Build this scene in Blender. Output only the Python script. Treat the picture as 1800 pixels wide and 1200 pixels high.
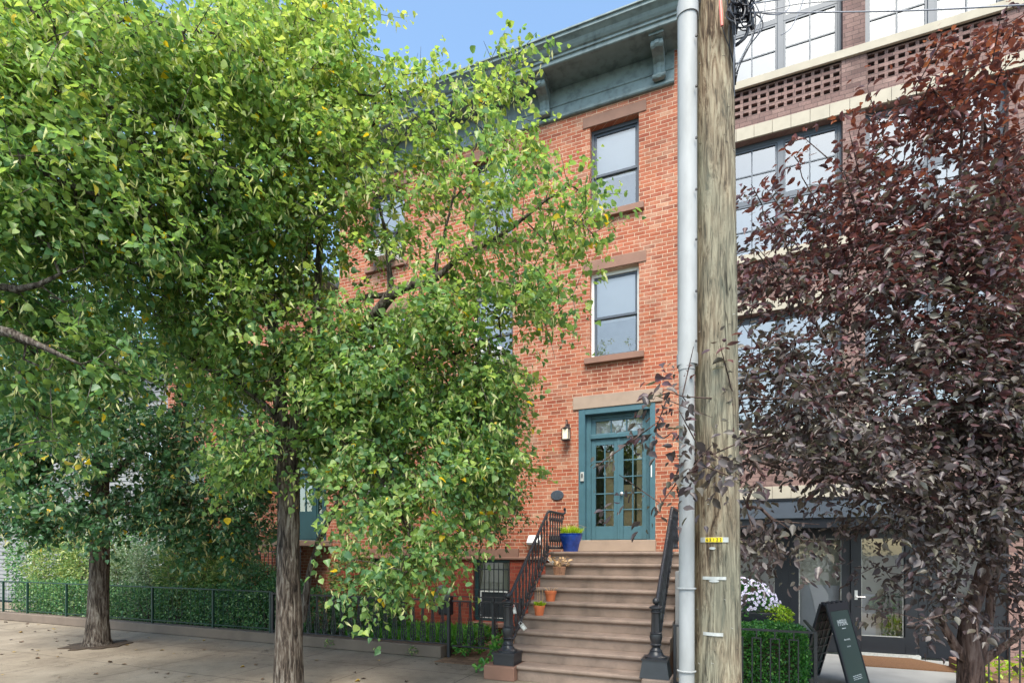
import bpy, bmesh, math, random
import numpy as np
from mathutils import Vector, Matrix
R = math.radians
rng = np.random.default_rng(7); random.seed(7)
for o in list(bpy.data.objects): bpy.data.objects.remove(o)
S = bpy.context.scene; C = S.collection

# ---------------------------------------------------------------- camera
CAMY, CAMH, FPX, HOR, TH = -10.5, 1.83, 960.0, 966.0, R(22.65)
cam = bpy.data.cameras.new('camera'); co = bpy.data.objects.new('camera', cam); C.objects.link(co)
co.location = (0, CAMY, CAMH); co.rotation_euler = (R(90), 0, TH)
cam.sensor_width = 36; cam.lens = FPX/1800*36; cam.shift_y = (HOR-600)/1800
cam.clip_start = .05; cam.clip_end = 2000
S.camera = co
# ---------------------------------------------------------------- sky, sun, exposure
SUN_EL, SUN_AZ = 56.0, 18.0          # azimuth: degrees from -Y (street side) towards +X
W = bpy.data.worlds.new('World'); S.world = W; W.use_nodes = True
wn = W.node_tree; wn.nodes.clear()
sky = wn.nodes.new('ShaderNodeTexSky'); sky.sky_type = 'NISHITA'; sky.sun_disc = False
sky.sun_elevation = R(SUN_EL); sky.sun_rotation = R(180-SUN_AZ)
sky.altitude = 0; sky.air_density = 1.0; sky.dust_density = 2.0; sky.ozone_density = .8
bg = wn.nodes.new('ShaderNodeBackground'); bg.inputs[1].default_value = .15
wo = wn.nodes.new('ShaderNodeOutputWorld')
tn = wn.nodes.new('ShaderNodeMix'); tn.data_type = 'RGBA'; tn.blend_type = 'MULTIPLY'; tn.inputs[0].default_value = 1; tn.inputs[7].default_value = (.90, 1.0, .98, 1)
wn.links.new(sky.outputs[0], tn.inputs[6]); wn.links.new(tn.outputs[2], bg.inputs[0]); wn.links.new(bg.outputs[0], wo.inputs[0])
sl = bpy.data.lights.new('sun', 'SUN'); sl.energy = 2.1; sl.angle = R(30); sl.color = (1, .93, .83)
so = bpy.data.objects.new('sun', sl); C.objects.link(so)
tos = Vector((math.sin(R(SUN_AZ))*math.cos(R(SUN_EL)), -math.cos(R(SUN_AZ))*math.cos(R(SUN_EL)), math.sin(R(SUN_EL))))
so.rotation_euler = tos.to_track_quat('Z', 'Y').to_euler(); so.location = (0, 0, 30)
S.view_settings.view_transform = 'Standard'; S.view_settings.look = 'None'
S.view_settings.exposure = 1.44; S.view_settings.gamma = 1
S.render.engine = 'CYCLES'
try:
    S.cycles.transparent_max_bounces = 24; S.cycles.max_bounces = 10; S.cycles.diffuse_bounces = 6; S.cycles.transmission_bounces = 10
except Exception: pass

# ---------------------------------------------------------------- helpers
cT, sT = math.cos(TH), math.sin(TH)
def P(px, py, d):                      # measured image position + real depth -> world point
    lat = (px-900)/FPX*d; up = (HOR-py)/FPX*d
    return Vector((-sT*d+cT*lat, CAMY+cT*d+sT*lat, CAMH+up))
def PN(px, py, d):
    lat = (px-900)/FPX*d; up = (HOR-py)/FPX*d
    return np.stack([-sT*d+cT*lat, CAMY+cT*d+sT*lat, CAMH+up], -1)

class MB:
    def __init__(s): s.v = []; s.f = []
    def quad(s, a, b, c, d):
        n = len(s.v); s.v += [a, b, c, d]; s.f.append((n, n+1, n+2, n+3)); return s
    def hexa(s, p):                    # 8 points: bottom ccw 4, top ccw 4
        n = len(s.v); s.v += [tuple(q) for q in p]
        for f in ((3,2,1,0),(4,5,6,7),(0,1,5,4),(1,2,6,5),(2,3,7,6),(3,0,4,7)): s.f.append(tuple(n+i for i in f))
        return s
    def box(s, x0, x1, y0, y1, z0, z1):
        return s.hexa([(x0,y0,z0),(x1,y0,z0),(x1,y1,z0),(x0,y1,z0),(x0,y0,z1),(x1,y0,z1),(x1,y1,z1),(x0,y1,z1)])
    def prism(s, prof, x0, x1, ax='x'):   # prof in (y,z) for x ; (x,z) for y ; (x,y) for z
        n = len(s.v); k = len(prof)
        def q(p, t):
            return (t, p[0], p[1]) if ax == 'x' else (p[0], t, p[1]) if ax == 'y' else (p[0], p[1], t)
        s.v += [q(p, x0) for p in prof]+[q(p, x1) for p in prof]
        for i in range(k):
            j = (i+1) % k; s.f.append((n+i, n+j, n+k+j, n+k+i))
        s.f.append(tuple(n+i for i in range(k))[::-1]); s.f.append(tuple(n+k+i for i in range(k)))
        return s
    def tube(s, pts, rad, n=8, cap=True):
        pts = [Vector(p) for p in pts]
        if not hasattr(rad, '__len__'): rad = [rad]*len(pts)
        base = len(s.v); up = None
        for i, p in enumerate(pts):
            t = (pts[min(i+1, len(pts)-1)]-pts[max(i-1, 0)])
            if t.length < 1e-9: t = Vector((0,0,1))
            t.normalize()
            if up is None: up = Vector((1,0,0)) if abs(t.x) < .8 else Vector((0,1,0))
            a = t.cross(up)
            if a.length < 1e-6: a = t.orthogonal()
            a.normalize(); b = t.cross(a).normalized(); up = a.cross(t)
            for k in range(n):
                g = 2*math.pi*k/n; s.v.append(tuple(p+(a*math.cos(g)+b*math.sin(g))*rad[i]))
        for i in range(len(pts)-1):
            for k in range(n):
                k2 = (k+1) % n; A = base+i*n
                s.f.append((A+k, A+k2, A+n+k2, A+n+k))
        if cap:
            s.f.append(tuple(base+k for k in range(n))[::-1]); s.f.append(tuple(base+(len(pts)-1)*n+k for k in range(n)))
        return s
    def lathe(s, prof, c, n=16, flute=0):
        base = len(s.v)
        for r, z in prof:
            for k in range(n):
                g = 2*math.pi*k/n; rr = r*(1-flute*(k % 2)) if flute else r
                s.v.append((c[0]+rr*math.cos(g), c[1]+rr*math.sin(g), c[2]+z))
        for i in range(len(prof)-1):
            for k in range(n):
                k2 = (k+1) % n; A = base+i*n
                s.f.append((A+k, A+k2, A+n+k2, A+n+k))
        s.f.append(tuple(base+k for k in range(n))[::-1]); s.f.append(tuple(base+(len(prof)-1)*n+k for k in range(n)))
        return s
    def ring(s, x0, x1, z0, z1, y0, y1, w, wt=None, wb=None):
        wt = w if wt is None else wt; wb = w if wb is None else wb
        s.box(x0, x0+w, y0, y1, z0, z1); s.box(x1-w, x1, y0, y1, z0, z1)
        s.box(x0+w, x1-w, y0, y1, z1-wt, z1); s.box(x0+w, x1-w, y0, y1, z0, z0+wb); return s
    def fq(s, x0, x1, z0, z1, y):       # quad facing -Y
        return s.quad((x0,y,z0),(x1,y,z0),(x1,y,z1),(x0,y,z1))
    def build(s, name, m, parent=None, smooth=False, bevel=0, off=None, seg=2):
        me = bpy.data.meshes.new(name); me.from_pydata([tuple(v) for v in s.v], [], s.f); me.update()
        if smooth:
            me.shade_smooth()
            try: me.set_sharp_from_angle(angle=R(42))
            except Exception: pass
        me.materials.append(m)
        o = bpy.data.objects.new(name, me); C.objects.link(o)
        if bevel:
            bm = bmesh.new(); bm.from_mesh(me); bmesh.ops.remove_doubles(bm, verts=bm.verts, dist=1e-5)
            bm.to_mesh(me); bm.free()
            b = o.modifiers.new('b', 'BEVEL'); b.width = bevel; b.segments = seg; b.limit_method = 'ANGLE'
        if parent:
            o.parent = parent; o.matrix_parent_inverse = Matrix.Translation(parent.location).inverted()
        return o
def tag(o, label=None, cat=None, group=None, kind=None):
    if label: o['label'] = label
    if cat: o['category'] = cat
    if group: o['group'] = group
    if kind: o['kind'] = kind
    return o
def empty(name, loc, label, cat, group=None):
    o = bpy.data.objects.new(name, None); C.objects.link(o); o.location = loc; o.empty_display_size = .1
    bpy.context.view_layer.update()
    return tag(o, label, cat, group)
def wallf(mb, x0, x1, z0, z1, y, holes, rev=.2):
    xs = sorted({x0, x1, *[h[0] for h in holes], *[h[1] for h in holes]})
    zs = sorted({z0, z1, *[h[2] for h in holes], *[h[3] for h in holes]})
    for i in range(len(xs)-1):
        for j in range(len(zs)-1):
            cx, cz = (xs[i]+xs[i+1])/2, (zs[j]+zs[j+1])/2
            if any(h[0] < cx < h[1] and h[2] < cz < h[3] for h in holes): continue
            mb.fq(xs[i], xs[i+1], zs[j], zs[j+1], y)
    for a, b, c, d in holes:
        mb.quad((a,y,c),(a,y,d),(a,y+rev,d),(a,y+rev,c)); mb.quad((b,y,c),(b,y+rev,c),(b,y+rev,d),(b,y,d))
        mb.quad((a,y,d),(b,y,d),(b,y+rev,d),(a,y+rev,d)); mb.quad((a,y,c),(a,y+rev,c),(b,y+rev,c),(b,y,c))
    return mb
def lin(c): return tuple((((x/255)+.055)/1.055)**2.4 if x/255 > .04045 else x/255/12.92 for x in c)+(1,)

# ---------------------------------------------------------------- materials
class NT:
    def __init__(s, name):
        s.m = bpy.data.materials.new(name); s.m.use_nodes = True; s.t = s.m.node_tree; s.t.nodes.clear()
        s.out = s.n('ShaderNodeOutputMaterial'); s.tc = s.n('ShaderNodeTexCoord')
    def n(s, t, **k):
        x = s.t.nodes.new(t)
        for a, b in k.items(): setattr(x, a, b)
        return x
    def l(s, a, b): s.t.links.new(a, b)
    def set(s, inp, v):
        if isinstance(v, bpy.types.NodeSocket): s.l(v, inp)
        else: inp.default_value = v
    def m_(s, op, a, b=0, c=0, clamp=False):
        x = s.n('ShaderNodeMath', operation=op, use_clamp=clamp)
        s.set(x.inputs[0], a); s.set(x.inputs[1], b); s.set(x.inputs[2], c); return x.outputs[0]
    def noise(s, scale, detail=3, vec=None, rough=.55, stretch=None, dist=0):
        x = s.n('ShaderNodeTexNoise'); x.inputs['Scale'].default_value = scale
        x.inputs['Detail'].default_value = detail; x.inputs['Roughness'].default_value = rough; x.inputs['Distortion'].default_value = dist
        v = vec or s.tc.outputs['Object']
        if stretch:
            mp = s.n('ShaderNodeMapping'); mp.inputs['Scale'].default_value = stretch; s.l(v, mp.inputs[0]); v = mp.outputs[0]
        s.l(v, x.inputs['Vector']); return x.outputs[0]
    def ramp(s, f, stops, interp='LINEAR'):
        x = s.n('ShaderNodeValToRGB'); x.color_ramp.interpolation = interp; e = x.color_ramp.elements
        while len(e) < len(stops): e.new(.5)
        for i, (p, c) in enumerate(stops):
            e[i].position = p; e[i].color = c if hasattr(c, '__len__') else (c, c, c, 1)
        s.set(x.inputs[0], f); return x.outputs[0]
    def mix(s, f, a, b, mode='MIX'):
        x = s.n('ShaderNodeMix', data_type='RGBA', blend_type=mode)
        s.set(x.inputs[0], f); s.set(x.inputs[6], a); s.set(x.inputs[7], b); return x.outputs[2]
    def bump(s, h, strength=.3, dist=.01):
        x = s.n('ShaderNodeBump'); x.inputs['Strength'].default_value = strength; x.inputs['Distance'].default_value = dist
        s.l(h, x.inputs['Height']); return x.outputs[0]
    def bsdf(s, col, rough=.6, metal=0, nrm=None, spec=.5, link=True):
        b = s.n('ShaderNodeBsdfPrincipled'); s.set(b.inputs['Base Color'], col); s.set(b.inputs['Roughness'], rough)
        s.set(b.inputs['Metallic'], metal); b.inputs['Specular IOR Level'].default_value = spec
        if nrm: s.l(nrm, b.inputs['Normal'])
        if link: s.l(b.outputs[0], s.out.inputs[0])
        return b.outputs[0]
def pm(name, c, rough=.6, metal=0, var=.25, scale=6, bump=.15, bs=60, spec=.5, c2=None, stretch=None, bd=.004):
    t = NT(name); c = lin(c); n = t.noise(scale, 5, stretch=stretch)
    d = tuple(x*(1-var) for x in c[:3])+(1,) if c2 is None else lin(c2)
    l_ = tuple(min(1, x*(1+var*.6)) for x in c[:3])+(1,)
    col = t.ramp(n, [(.3, d), (.52, c), (.72, l_)])
    t.bsdf(col, rough, metal, t.bump(t.noise(bs, 4, stretch=stretch), bump, bd) if bump else None, spec)
    return t.m
def brick(name, stops, mortar, w=.205, h=.0735, mt=.0045, wobble=.004, patch=None, stain=(1,1,1), diag=False, bmp=.6):
    t = NT(name); sx = t.n('ShaderNodeSeparateXYZ'); t.l(t.tc.outputs['Object'], sx.inputs[0])
    nz = t.noise(14, 3); nz2 = t.noise(9, 2, stretch=(1.3, 1.3, 1.7))
    nc = t.m_('SUBTRACT', nz, .5); nc2 = t.m_('SUBTRACT', nz2, .5)
    u = t.m_('ADD', sx.outputs[0], sx.outputs[1]); v = sx.outputs[1 if diag else 2]
    if diag: u = sx.outputs[0]
    u = t.m_('ADD', u, t.m_('MULTIPLY', nc, wobble*2)); v = t.m_('ADD', v, t.m_('MULTIPLY', nc2, wobble*2.2))
    rv = t.m_('DIVIDE', v, h); row = t.m_('FLOOR', rv); fv = t.m_('FRACT', rv)
    wr = t.n('ShaderNodeTexWhiteNoise', noise_dimensions='1D'); t.l(row, wr.inputs['W'])
    off = t.m_('ADD', t.m_('MULTIPLY', t.m_('MODULO', row, 2), .5), t.m_('MULTIPLY', wr.outputs[0], .22))
    uu = t.m_('ADD', t.m_('DIVIDE', u, w), off); col = t.m_('FLOOR', uu); fu = t.m_('FRACT', uu)
    du = t.m_('MULTIPLY', t.m_('MINIMUM', fu, t.m_('SUBTRACT', 1, fu)), w)
    dv = t.m_('MULTIPLY', t.m_('MINIMUM', fv, t.m_('SUBTRACT', 1, fv)), h)
    d = t.m_('ADD', t.m_('MINIMUM', du, dv), t.m_('MULTIPLY', t.m_('SUBTRACT', t.noise(70, 3), .5), .006))
    mk = t.n('ShaderNodeMapRange', interpolation_type='SMOOTHSTEP'); t.l(d, mk.inputs[0])
    mk.inputs[1].default_value = mt-.0015; mk.inputs[2].default_value = mt+.0022
    cv = t.n('ShaderNodeCombineXYZ'); t.l(col, cv.inputs[0]); t.l(row, cv.inputs[1])
    wn_ = t.n('ShaderNodeTexWhiteNoise', noise_dimensions='2D'); t.l(cv.outputs[0], wn_.inputs['Vector'])
    f = wn_.outputs[0]
    bc = t.ramp(f, stops)
    g = t.ramp(t.noise(45, 5), [(.25, .66), (.5, 1.0), (.8, 1.22)])
    bc = t.mix(1, bc, g, 'MULTIPLY'); bc = t.mix(1, bc, (.95, .95, .90, 1), 'MULTIPLY')
    mort = t.mix(t.noise(3, 4), lin(mortar), tuple(x*.62 for x in lin(mortar)[:3])+(1,))
    big = t.ramp(t.noise(.9, 5, rough=.6), [(.3, .80), (.5, 1.0), (.7, 1.12)])
    if patch:
        x0, x1, z0, z1 = patch
        def band(a, lo, hi):
            aa = t.m_('ADD', a, t.m_('MULTIPLY', t.m_('SUBTRACT', t.noise(5, 3), .5), .35))
            return t.m_('MULTIPLY', t.m_('GREATER_THAN', aa, lo), t.m_('LESS_THAN', aa, hi))
        pk = t.m_('MULTIPLY', band(t.m_('MULTIPLY', t.m_('SUBTRACT', col, off), w), x0, x1), band(t.m_('MULTIPLY', row, h), z0, z1))
        bc = t.mix(t.m_('MULTIPLY', pk, .62), bc, lin((120, 58, 42)))
    stv = t.ramp(t.noise(1.0, 5, stretch=(2.6, 2.6, .22), rough=.65), [(.36, .74), (.52, 1.0), (.7, 1.08)]); bc = t.mix(.6, bc, t.mix(1, bc, stv, 'MULTIPLY'))
    # pale lime smears across the faces of some bricks
    sm = t.ramp(t.noise(2.1, 6, rough=.7), [(.50, 0.0), (.68, .34)])
    bc = t.mix(sm, bc, mort)
    c = t.mix(mk.outputs[0], mort, bc); c = t.mix(1, c, big, 'MULTIPLY')
    hgt = t.m_('ADD', t.m_('MULTIPLY', mk.outputs[0], .7), t.m_('MULTIPLY', t.noise(90, 4), .35))
    t.bsdf(c, .85, 0, t.bump(hgt, bmp, .006), .25)
    return t.m
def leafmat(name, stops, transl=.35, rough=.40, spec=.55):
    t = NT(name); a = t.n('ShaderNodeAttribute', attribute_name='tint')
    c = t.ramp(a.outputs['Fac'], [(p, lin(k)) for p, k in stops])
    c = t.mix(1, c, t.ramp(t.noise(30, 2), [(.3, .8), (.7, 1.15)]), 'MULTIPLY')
    b = t.bsdf(c, rough, 0, None, spec, link=False)
    tr = t.n('ShaderNodeBsdfTranslucent'); t.l(t.mix(1, c, (1.15, 1.16, .82, 1), 'MULTIPLY'), tr.inputs[0])
    mx = t.n('ShaderNodeMixShader'); mx.inputs[0].default_value = transl
    t.l(b, mx.inputs[1]); t.l(tr.outputs[0], mx.inputs[2]); t.l(mx.outputs[0], t.out.inputs[0]); return t.m
def glass(name, base=.05, tint=(.9, .95, .95), rough=.01, wav=.02):
    t = NT(name); fr = t.n('ShaderNodeFresnel'); fr.inputs[0].default_value = 1.5
    f = t.m_('ADD', t.m_('MULTIPLY', fr.outputs[0], 1.2), base, clamp=True)
    g = t.n('ShaderNodeBsdfGlossy'); g.inputs['Roughness'].default_value = rough; g.inputs['Color'].default_value = (1, .95, .89, 1)
    if wav: t.l(t.bump(t.noise(2.5, 2), wav, .05), g.inputs['Normal'])
    tr = t.n('ShaderNodeBsdfTransparent'); tr.inputs[0].default_value = tint+(1,)
    mx = t.n('ShaderNodeMixShader'); t.l(f, mx.inputs[0]); t.l(tr.outputs[0], mx.inputs[1]); t.l(g.outputs[0], mx.inputs[2])
    t.l(mx.outputs[0], t.out.inputs[0]); return t.m

RED = [(0, lin((170, 102, 76))), (.18, lin((156, 84, 62))), (.4, lin((172, 104, 80))), (.6, lin((146, 76, 58))), (.8, lin((174, 110, 86))), (.93, lin((130, 70, 54))), (1, lin((184, 134, 110)))]
DRED = [(0, lin((140, 62, 48))), (.4, lin((126, 54, 44))), (.7, lin((152, 72, 54))), (1, lin((108, 48, 40)))]
M_BRICK = brick('old_red_brick', RED, (206, 180, 154), patch=(-2.95, -1.75, 5.02, 5.36))
M_BRICK2 = brick('neighbour_brick', [(p, tuple(x*.9 for x in c[:3])+(1,)) for p, c in RED], (206, 170, 146))
M_DBRICK = brick('dark_red_brick', DRED, (150, 104, 84), w=.21, h=.075)
M_BROWN = brick('brown_brick', [(0, lin((134, 108, 104))), (.35, lin((124, 98, 95))), (.65, lin((144, 118, 113))), (1, lin((110, 86, 84)))], (96, 80, 77), w=.21, h=.075, wobble=.0008, mt=.004)
M_PAVER = brick('garden_paver', [(0, lin((120, 92, 74))), (1, lin((150, 120, 98)))], (80, 70, 56), w=.2, h=.1, diag=True)
M_KERB = pm('kerb_brownstone', (112, 98, 86), .85, var=.22, scale=2.2, bump=.35, bs=60)
M_STONE = pm('brownstone', (132, 98, 82), .8, var=.14, scale=4, bump=.25, bs=90)
M_STEP = pm('brownstone_steps', (134, 116, 104), .78, var=.36, scale=3.4, bump=.6, bs=36, bd=.008)
M_LINT = pm('tan_stone', (154, 134, 117), .8, var=.12, scale=4, bump=.2)
M_CREAM = pm('cream_stone', (170, 161, 144), .8, var=.1, scale=5, bump=.15)
M_CORN = pm('blue_grey_paint', (108, 124, 124), .5, var=.2, scale=7, bump=.35, bs=38, c2=(84, 98, 99))
M_TEAL = pm('teal_paint', (66, 100, 110), .4, var=.12, scale=5, bump=.1)
M_DTEAL = pm('dark_teal_paint', (34, 66, 70), .45, var=.15, scale=5, bump=.1)
M_FRAME = pm('charcoal_frame', (66, 74, 84), .45, var=.1, bump=.05)
M_NAVY = pm('navy_paint', (24, 27, 34), .38, var=.1, bump=.05)
M_SLATE = pm('slate_frame', (72, 80, 90), .42, var=.08, bump=.05)
M_WHITE = pm('white_paint', (222, 222, 218), .5, var=.08, bump=.1)
M_IRON = pm('black_iron', (40, 42, 47), .36, metal=0, var=.25, bump=.25, bs=50, spec=.6)
M_IRONG = pm('green_iron', (20, 54, 44), .4, var=.2, bump=.2, spec=.6)
M_RUST = pm('worn_iron', (46, 41, 42), .5, var=.4, scale=14, bump=.4, c2=(34, 34, 38))
M_CURT = pm('grey_curtain', (150, 151, 156), .85, var=.12, scale=5, bump=.3, bs=14)
M_BLIND = pm('window_shade', (206, 206, 208), .8, var=.05, scale=2, bump=.05)
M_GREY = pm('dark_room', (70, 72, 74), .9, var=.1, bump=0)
M_GUARD = pm('grey_plastic', (156, 157, 156), .6, var=.2, scale=5, bump=.2, bs=30, stretch=(1.6, 1.6, .5), c2=(142, 143, 141))
M_SIDING = pm('pale_siding', (132, 132, 132), .7, var=.06, bump=.1)
M_CONC = pm('light_concrete', (152, 150, 146), .85, var=.14, scale=2.2, bump=.3, bs=70)
M_SOIL = pm('soil', (70, 56, 42), .95, var=.4, scale=9, bump=.8, bs=30, bd=.03)
M_TERRA = pm('terracotta', (206, 112, 68), .75, var=.16, scale=12, bump=.1)
M_BLUE = pm('blue_glaze', (24, 62, 140), .16, var=.35, scale=9, bump=.15, bs=12, spec=.7)
M_WICK = pm('wicker', (176, 132, 104), .8, var=.3, scale=40, bump=.6, bs=80)
M_DRY = pm('dry_leaf', (206, 168, 122), .8, var=.25, scale=20, bump=.1)
M_COIR = pm('coir', (118, 84, 56), .95, var=.35, scale=60, bump=.9, bs=200, bd=.01)
M_ROOF = pm('roof_felt', (60, 60, 62), .9, var=.2)
M_ORNG = pm('coral_plastic', (236, 128, 112), .4, var=.06, bump=.05)
M_CABLE = pm('cable', (44, 46, 52), .5, var=.1, bump=0)
M_CABLEG = pm('grey_cable', (128, 130, 138), .5, var=.1, bump=0)
M_METAL = pm('worn_aluminium', (190, 190, 184), .45, metal=.3, var=.25, scale=30, bump=.3)
M_YEL = pm('yellow_tape', (238, 206, 30), .5, var=.06, bump=.05)
M_INK = pm('black_ink', (24, 24, 24), .6, var=.05, bump=0)
M_HOSE = pm('grey_hose', (134, 138, 130), .6, var=.15, bump=.1)
M_BLKP = pm('black_plastic', (38, 38, 44), .4, var=.12, bump=.1)
M_SIGNG = pm('sign_green', (54, 70, 64), .45, var=.06, bump=.03)
M_CHROME = pm('satin_metal', (206, 206, 206), .3, metal=.8, var=.05, bump=0)
M_INTER = pm('interior_wall', (206, 204, 186), .8, var=.05, bump=0)
M_WOODI = pm('interior_wood', (214, 192, 150), .7, var=.1, bump=0)
M_GL = glass('window_glass', .14, (1, 1, 1))
M_GLD = glass('door_glass', .14, (1, 1, 1), wav=.02)
M_GLB = glass('big_window_glass', .24, wav=.012)
M_FROST = pm('frosted_lantern_glass', (238, 226, 200), .5, var=.05, bump=0)

def mat_sidewalk():
    t = NT('sidewalk_concrete'); sx = t.n('ShaderNodeSeparateXYZ'); t.l(t.tc.outputs['Object'], sx.inputs[0])
    nz = t.m_('MULTIPLY', t.m_('SUBTRACT', t.noise(3, 3), .5), .02)
    def joint(a, p, o):
        q = t.m_('FRACT', t.m_('DIVIDE', t.m_('ADD', t.m_('ADD', a, o), nz), p))
        return t.m_('MULTIPLY', t.m_('MINIMUM', q, t.m_('SUBTRACT', 1, q)), p)
    d = t.m_('MINIMUM', joint(sx.outputs[0], 1.62, .4), joint(sx.outputs[1], 1.5, .35))
    j = t.ramp(t.m_('MULTIPLY', d, 10), [(.04, .42), (.11, 1)])
    c = t.ramp(t.noise(1.1, 6, rough=.65), [(.3, lin((116, 104, 90))), (.5, lin((138, 126, 109))), (.72, lin((154, 142, 125)))])
    sp = t.ramp(t.noise(150, 2), [(.34, .55), (.46, 1.0), (.62, 1.0), (.72, 1.25)])
    st = t.ramp(t.noise(5, 5, rough=.7), [(.30, .72), (.46, 1)])
    ck = t.m_('ABSOLUTE', t.m_('SUBTRACT', t.noise(.55, 6, rough=.6), .5)); ck = t.ramp(t.m_('MULTIPLY', ck, 100), [(.10, .5), (.28, 1)]); c = t.mix(t.ramp(t.noise(.8, 2), [(.45, 0.0), (.55, 1.0)]), c, t.mix(1, c, ck, 'MULTIPLY')); c = t.mix(1, c, sp, 'MULTIPLY'); c = t.mix(1, c, st, 'MULTIPLY'); c = t.mix(1, c, j, 'MULTIPLY')
    h = t.m_('ADD', t.m_('MULTIPLY', j, 1), t.m_('MULTIPLY', t.noise(120, 4), .35))
    t.bsdf(c, .88, 0, t.bump(h, .5, .008), .3); return t.m
M_WALK = mat_sidewalk()
M_ASPH = pm('asphalt', (74, 74, 76), .9, var=.25, scale=4, bump=.8, bs=200, bd=.008)
def mat_bark(name, a, b, c, sc=1):
    t = NT(name); n = t.noise(16*sc, 6, stretch=(1, 1, .16), rough=.65, dist=.6); n2 = t.noise(3, 4)
    col = t.ramp(n, [(.38, lin(a)), (.5, lin(b)), (.62, lin(c))])
    col = t.mix(1, col, t.ramp(n2, [(.3, .75), (.7, 1.2)]), 'MULTIPLY')
    t.bsdf(col, .9, 0, t.bump(n, 1.0, .035), .2); return t.m
M_BARK = mat_bark('linden_bark', (38, 32, 28), (88, 77, 68), (128, 120, 110), 1.7)
M_BARKP = mat_bark('plum_bark', (42, 33, 30), (86, 68, 62), (108, 92, 86), 1.3)
def mat_pole():
    t = NT('weathered_pole_wood')
    n = t.noise(20, 7, stretch=(1, 1, .13), rough=.7, dist=1.6); n2 = t.noise(30, 4, stretch=(1, 1, .04), rough=.6, dist=.8); n3 = t.noise(2.2, 4, stretch=(1, 1, .45))
    c = t.ramp(n, [(.36, lin((62, 50, 40))), (.44, lin((106, 88, 70))), (.50, lin((136, 119, 97))), (.56, lin((154, 140, 117))), (.66, lin((172, 159, 134)))])
    g = t.ramp(n3, [(.42, 0.0), (.62, .55)])
    c = t.mix(g, c, t.mix(n, lin((96, 102, 90)), lin((140, 144, 126))))
    w = t.ramp(n2, [(.30, .52), (.42, .9), (.6, 1.05), (.75, 1.15)]); c = t.mix(1, c, w, 'MULTIPLY')
    cr = t.m_('ABSOLUTE', t.m_('SUBTRACT', t.noise(13, 5, stretch=(1, 1, .05), rough=.55, dist=.5), .5)); cr = t.ramp(t.m_('MULTIPLY', cr, 40), [(.10, .3), (.36, 1)])
    gate = t.ramp(t.noise(3.5, 3, stretch=(1, 1, .35)), [(.50, 0.0), (.60, 1.0)])
    c = t.mix(gate, c, t.mix(1, c, cr, 'MULTIPLY'))
    h = t.m_('ADD', t.m_('ADD', n, t.m_('MULTIPLY', n2, .8)), t.m_('MULTIPLY', cr, .8)); t.bsdf(c, .85, 0, t.bump(h, .8, .02), .2); return t.m
M_POLE = mat_pole()
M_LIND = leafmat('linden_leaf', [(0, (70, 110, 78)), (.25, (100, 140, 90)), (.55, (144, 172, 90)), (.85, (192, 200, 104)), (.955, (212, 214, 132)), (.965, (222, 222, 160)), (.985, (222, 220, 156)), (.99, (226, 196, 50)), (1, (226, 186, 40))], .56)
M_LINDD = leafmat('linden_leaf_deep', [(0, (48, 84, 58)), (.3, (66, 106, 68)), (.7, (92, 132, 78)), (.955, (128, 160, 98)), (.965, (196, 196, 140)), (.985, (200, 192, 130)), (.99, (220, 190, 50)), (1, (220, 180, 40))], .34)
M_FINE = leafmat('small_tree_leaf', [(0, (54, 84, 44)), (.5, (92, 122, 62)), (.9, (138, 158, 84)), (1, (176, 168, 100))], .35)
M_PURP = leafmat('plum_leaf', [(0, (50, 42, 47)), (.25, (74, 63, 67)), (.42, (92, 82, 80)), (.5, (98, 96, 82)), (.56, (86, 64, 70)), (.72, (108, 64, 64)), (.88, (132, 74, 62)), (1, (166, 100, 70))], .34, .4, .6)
M_BOX = leafmat('boxwood_leaf', [(0, (36, 84, 36)), (.6, (74, 138, 56)), (1, (136, 186, 84))], .3)
M_IVY = leafmat('shrub_leaf', [(0, (38, 80, 48)), (.5, (76, 126, 72)), (.85, (120, 160, 92)), (1, (176, 196, 138))], .3)
M_FEATH = leafmat('feathery_leaf', [(0, (60, 100, 50)), (.5, (104, 138, 70)), (1, (180, 184, 110))], .35)
M_PALE = leafmat('variegated_leaf', [(0, (84, 116, 78)), (.5, (128, 150, 110)), (1, (176, 188, 150))], .3)
M_LIME = leafmat('lime_leaf', [(0, (110, 160, 30)), (1, (196, 216, 50))], .35)
M_GRASS = leafmat('grass_blade', [(0, (50, 110, 34)), (.6, (88, 156, 50)), (1, (140, 190, 70))], .35)
M_LITTER = leafmat('fallen_leaf', [(0, (60, 44, 34)), (.6, (112, 84, 54)), (1, (196, 160, 60))], .1)
M_PETAL = pm('lilac_petal', (232, 222, 240), .6, var=.1, bump=0)
M_PURPET = pm('flower_heart', (120, 70, 120), .6, var=.1, bump=0)

# ---------------------------------------------------------------- leaf scatter
HEART = (np.array([(0,0,0),(-.40,.06,.05),(-.52,.36,.10),(-.30,.74,.04),(0,1.08,-.10),(.30,.74,.04),(.52,.36,.10),(.40,.06,.05),(0,.45,-.03)]),
         np.array([(0,8,2,1),(8,4,3,2),(0,7,6,8),(8,6,5,4)]))
OVATE = (np.array([(0,0,0),(-.24,.22,.04),(-.30,.52,.06),(-.15,.82,.02),(0,1.05,-.10),(.15,.82,.02),(.30,.52,.06),(.24,.22,.04),(0,.5,-.03)]),
         np.array([(0,8,2,1),(8,4,3,2),(0,7,6,8),(8,6,5,4)]))
SMALL = (np.array([(0,0,0),(-.27,.5,.05),(0,1.0,0),(.27,.5,.05)]), np.array([(0,3,2,1)]))
BRACT = (np.array([(0,0,0),(-.10,.5,.03),(0,1.3,-.1),(.10,.5,.03)]), np.array([(0,3,2,1)]))
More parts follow.
